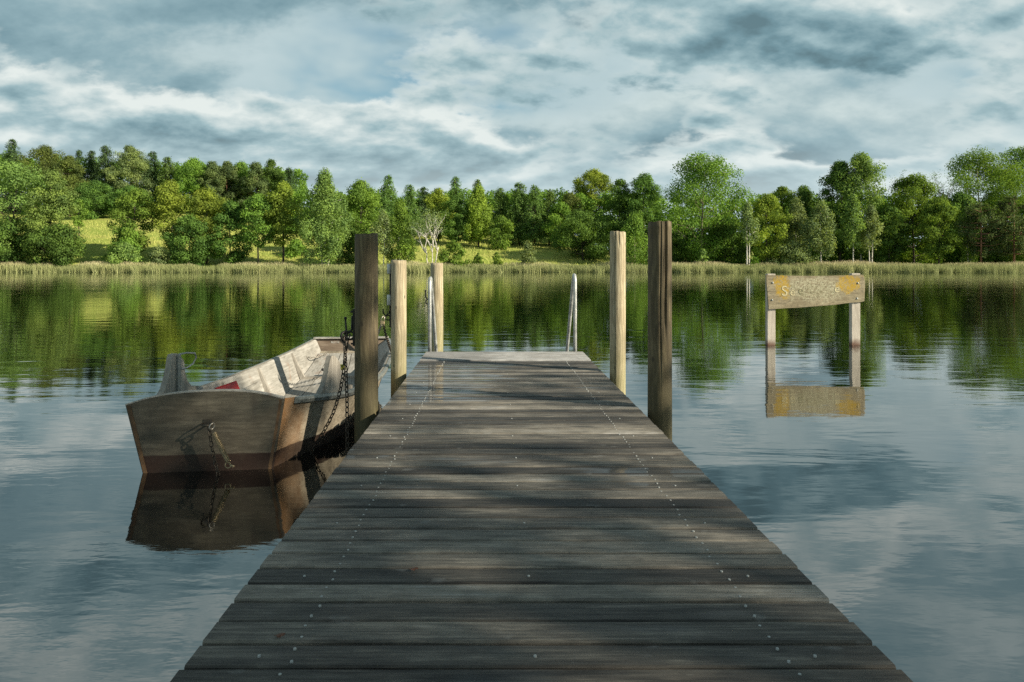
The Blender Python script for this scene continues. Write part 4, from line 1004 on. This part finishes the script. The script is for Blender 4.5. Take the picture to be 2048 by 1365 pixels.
 ('broadleaf_tree', 'rounded green crown on the hill behind the feathery yellow tree', 'round', 388, 316, 79, 228, 'mid', dict(base_z=.05, dens=1.2)),
 ('pine_tree', 'brownish pine on the hill right of the rounded green crown', 'round', 424, 323, 57, 226, 'pine', dict(base_z=.05, dens=1.2, bark='pine')),
 ('pine_tree', 'brownish pine with a flat top in the right half of the hill', 'round', 455, 322, 57, 228, 'pine', dict(base_z=.05, dens=1.2, bark='pine')),
 ('broadleaf_tree', 'bright green crown on the hill between the brownish pines', 'round', 484, 320, 50, 232, 'mid', dict(base_z=.05)),
 ('pine_tree', 'brownish pine on the hill right of the bright green crown', 'round', 512, 325, 57, 226, 'pine', dict(base_z=.05, dens=1.2, bark='pine')),
 ('broadleaf_tree', 'dark green rounded crown near the right end of the hill', 'round', 542, 318, 56, 230, 'dark', dict(base_z=.05)),
 ('spruce_tree', 'last dark spruce at the right end of the hill', 'cone', 580, 334, 48, 226, 'fir', dict(base_z=.05)),
 ('shrub', 'dark leafy thicket along the top of the left meadow', 'round', 192, 362, 90, 212, 'dark', dict(base_z=.0, dens=1.2)),
 ('shrub', 'dark thicket at the upper right corner of the left meadow', 'round', 262, 372, 86, 212, 'dark', dict(base_z=.0, dens=1.2)),
]
for i, (nm, lab, kd, px_, tp, wd, Yd, colr, opt) in enumerate(TREES):
    make_tree(nm, lab, kd, px_, tp, wd, Yd, colr, 100 + i, **opt)

# woodland that closes the gaps behind the single trees: one mass
def woodland():
    rg = np.random.RandomState(77); quads = []; vals = []
    def mass(x0, x1, Y, topf, nclump, col):
        for _ in range(nclump):
            px_ = rg.uniform(x0, x1); Yc = Y + rg.uniform(-8, 12); X = (px_ - CX) * Yc / F; g = float(ground(X, Yc))
            H = HW + (HY - topf(px_)) * Yc / F - g
            if H < 1: continue
            z = g + rg.uniform(0.0, 1.0) ** 0.8 * max(H - 2.0, 1); r = rg.uniform(1.0, 2.2); m = int(80 * r)
            dv = rg.randn(m, 3); dv /= np.linalg.norm(dv, axis=1, keepdims=True)
            p = np.array((X, Yc, z)) + dv * (r * rg.uniform(0.3, 1, m) ** 0.6)[:, None]
            quads.append(leaf_quads(rg, p, dv + rg.randn(m, 3) * 0.7, 0.55)); vals.append(np.clip(0.5 * rg.rand() + 0.5 * rg.rand(m), 0, 1))
    mass(-80, 610, 242, lambda x: 300 + 0.055 * x, 800, 0)
    mass(560, 1130, 212, lambda x: 374, 560, 0)
    mass(1120, 1320, 196, lambda x: 378, 220, 0)
    mass(1300, 2140, 186, lambda x: 384, 800, 0)
    mass(1300, 2140, 172, lambda x: 460, 260, 0)
    o = link('woodland', quads_mesh('woodland', np.concatenate(quads), np.concatenate(vals)), LEAF['mid'])
    tag(o, 'dark dense woodland closing the gaps behind the trees of the far shore', 'woodland', kind='stuff')
woodland()

# ------------------------------------------------------------------ reeds and meadow grass on the far shore
def blades(name, n, xr, dr, hr, wr, col0, label, cat, seed, tipcol=None):
    rg = np.random.RandomState(seed); X = rg.uniform(*xr, n); d_ = dr[0] + (dr[1] - dr[0]) * rg.rand(n) ** 0.9
    kx = np.arange(-160, 165, 1.3)
    if dr[0] < 0: d_ = d_ + 2.6 * (np.interp(X, kx, rg.rand(len(kx))) - 0.5) * (d_ < 2)
    Y = shore(X) + d_; g = np.maximum(ground(X, Y), -0.1)
    kx = np.arange(-160, 165, 1.7); kv = rg.rand(len(kx)); kv2 = rg.rand(len(kx) // 4 + 2)
    patch = 0.45 * np.interp(X + 0.6 * d_, kx, kv) + 0.55 * np.interp(X, kx[0] + np.arange(len(kv2)) * 6.8, kv2)
    h = rg.uniform(*hr, n) * (0.48 + 0.74 * patch); w = rg.uniform(*wr, n); th = rg.rand(n) * np.pi
    u = np.stack([np.cos(th), np.sin(th), 0 * th], 1) * w[:, None] / 2
    b = np.stack([X, Y, g - 0.1], 1); bend = np.stack([rg.randn(n) * 0.20 - 0.10, rg.randn(n) * 0.16, 1 + 0 * X], 1) * h[:, None]
    V = np.stack([b - u, b + u, b + bend + u * 0.35, b + bend - u * 0.35], 1)
    return V, np.clip(0.55 * patch + 0.45 * rg.rand(n), 0, 1)
def straw(name, lo, hi, tip):
    m, t = material(name); a = t.add('ShaderNodeAttribute', attribute_name='v').outputs['Fac']
    co = t.add('ShaderNodeNewGeometry').outputs['Position']; z = t.add('ShaderNodeSeparateXYZ', {0: co}).outputs[2]
    c = t.mix(a, lo, hi); c = t.mix(t.mapr(t.math('ADD', z, t.math('MULTIPLY', a, 0.3)), 1.4, 2.4, 0, 0.75), c, tip)
    p = t.add('ShaderNodeBsdfDiffuse', {'Color': c}); tr = t.add('ShaderNodeBsdfTranslucent', {'Color': c})
    mx = t.add('ShaderNodeMixShader', {0: 0.3, 1: p.outputs[0], 2: tr.outputs[0]}); t.l.new(mx.outputs[0], t.out); return m
V, v = blades('reeds', 110000, (-130, 135), (-1.4, 5.0), (0.9, 2.0), (0.035, 0.10), None, None, None, 3)
tag(link('reeds', quads_mesh('reeds', V, v), straw('reed', (0.17, 0.22, 0.08), (0.50, 0.51, 0.26), (0.64, 0.55, 0.37))), 'belt of pale green reeds along the far waterline', 'reeds', kind='stuff')
V, v = blades('grass', 40000, (-150, 150), (4, 60), (0.35, 0.8), (0.10, 0.28), None, None, None, 4)
tag(link('meadow_grass', quads_mesh('meadow_grass', V, v), straw('grass', (0.23, 0.32, 0.055), (0.44, 0.50, 0.12), (0.50, 0.50, 0.18))), 'sunlit yellow green grass of the meadow behind the reeds', 'grass', kind='stuff')

# ------------------------------------------------------------------ trees on the near bank (behind the viewer) that shade the jetty
for i, (xx, yy, hh, ww, dn, lab) in enumerate((
    (18.2, -4.6, 15.5, 8.0, 0.34, 'leafy tree on the near bank outside the view, closest to the lake, shading the jetty'),
    (17.5, -10.5, 16.0, 8.5, 0.27, 'leafy tree on the near bank outside the view, middle one of three'),
    (18.5, -17.0, 16.0, 9.0, 0.27, 'leafy tree on the near bank outside the view, farthest from the lake'))):
    make_tree('bank_tree', lab, 'round', 0, 0, 0, 0, 'mid', 900 + i, base_z=.16, XY=(xx, yy), HWd=(hh, ww), dens=dn, leaf=.30, nclump=34)
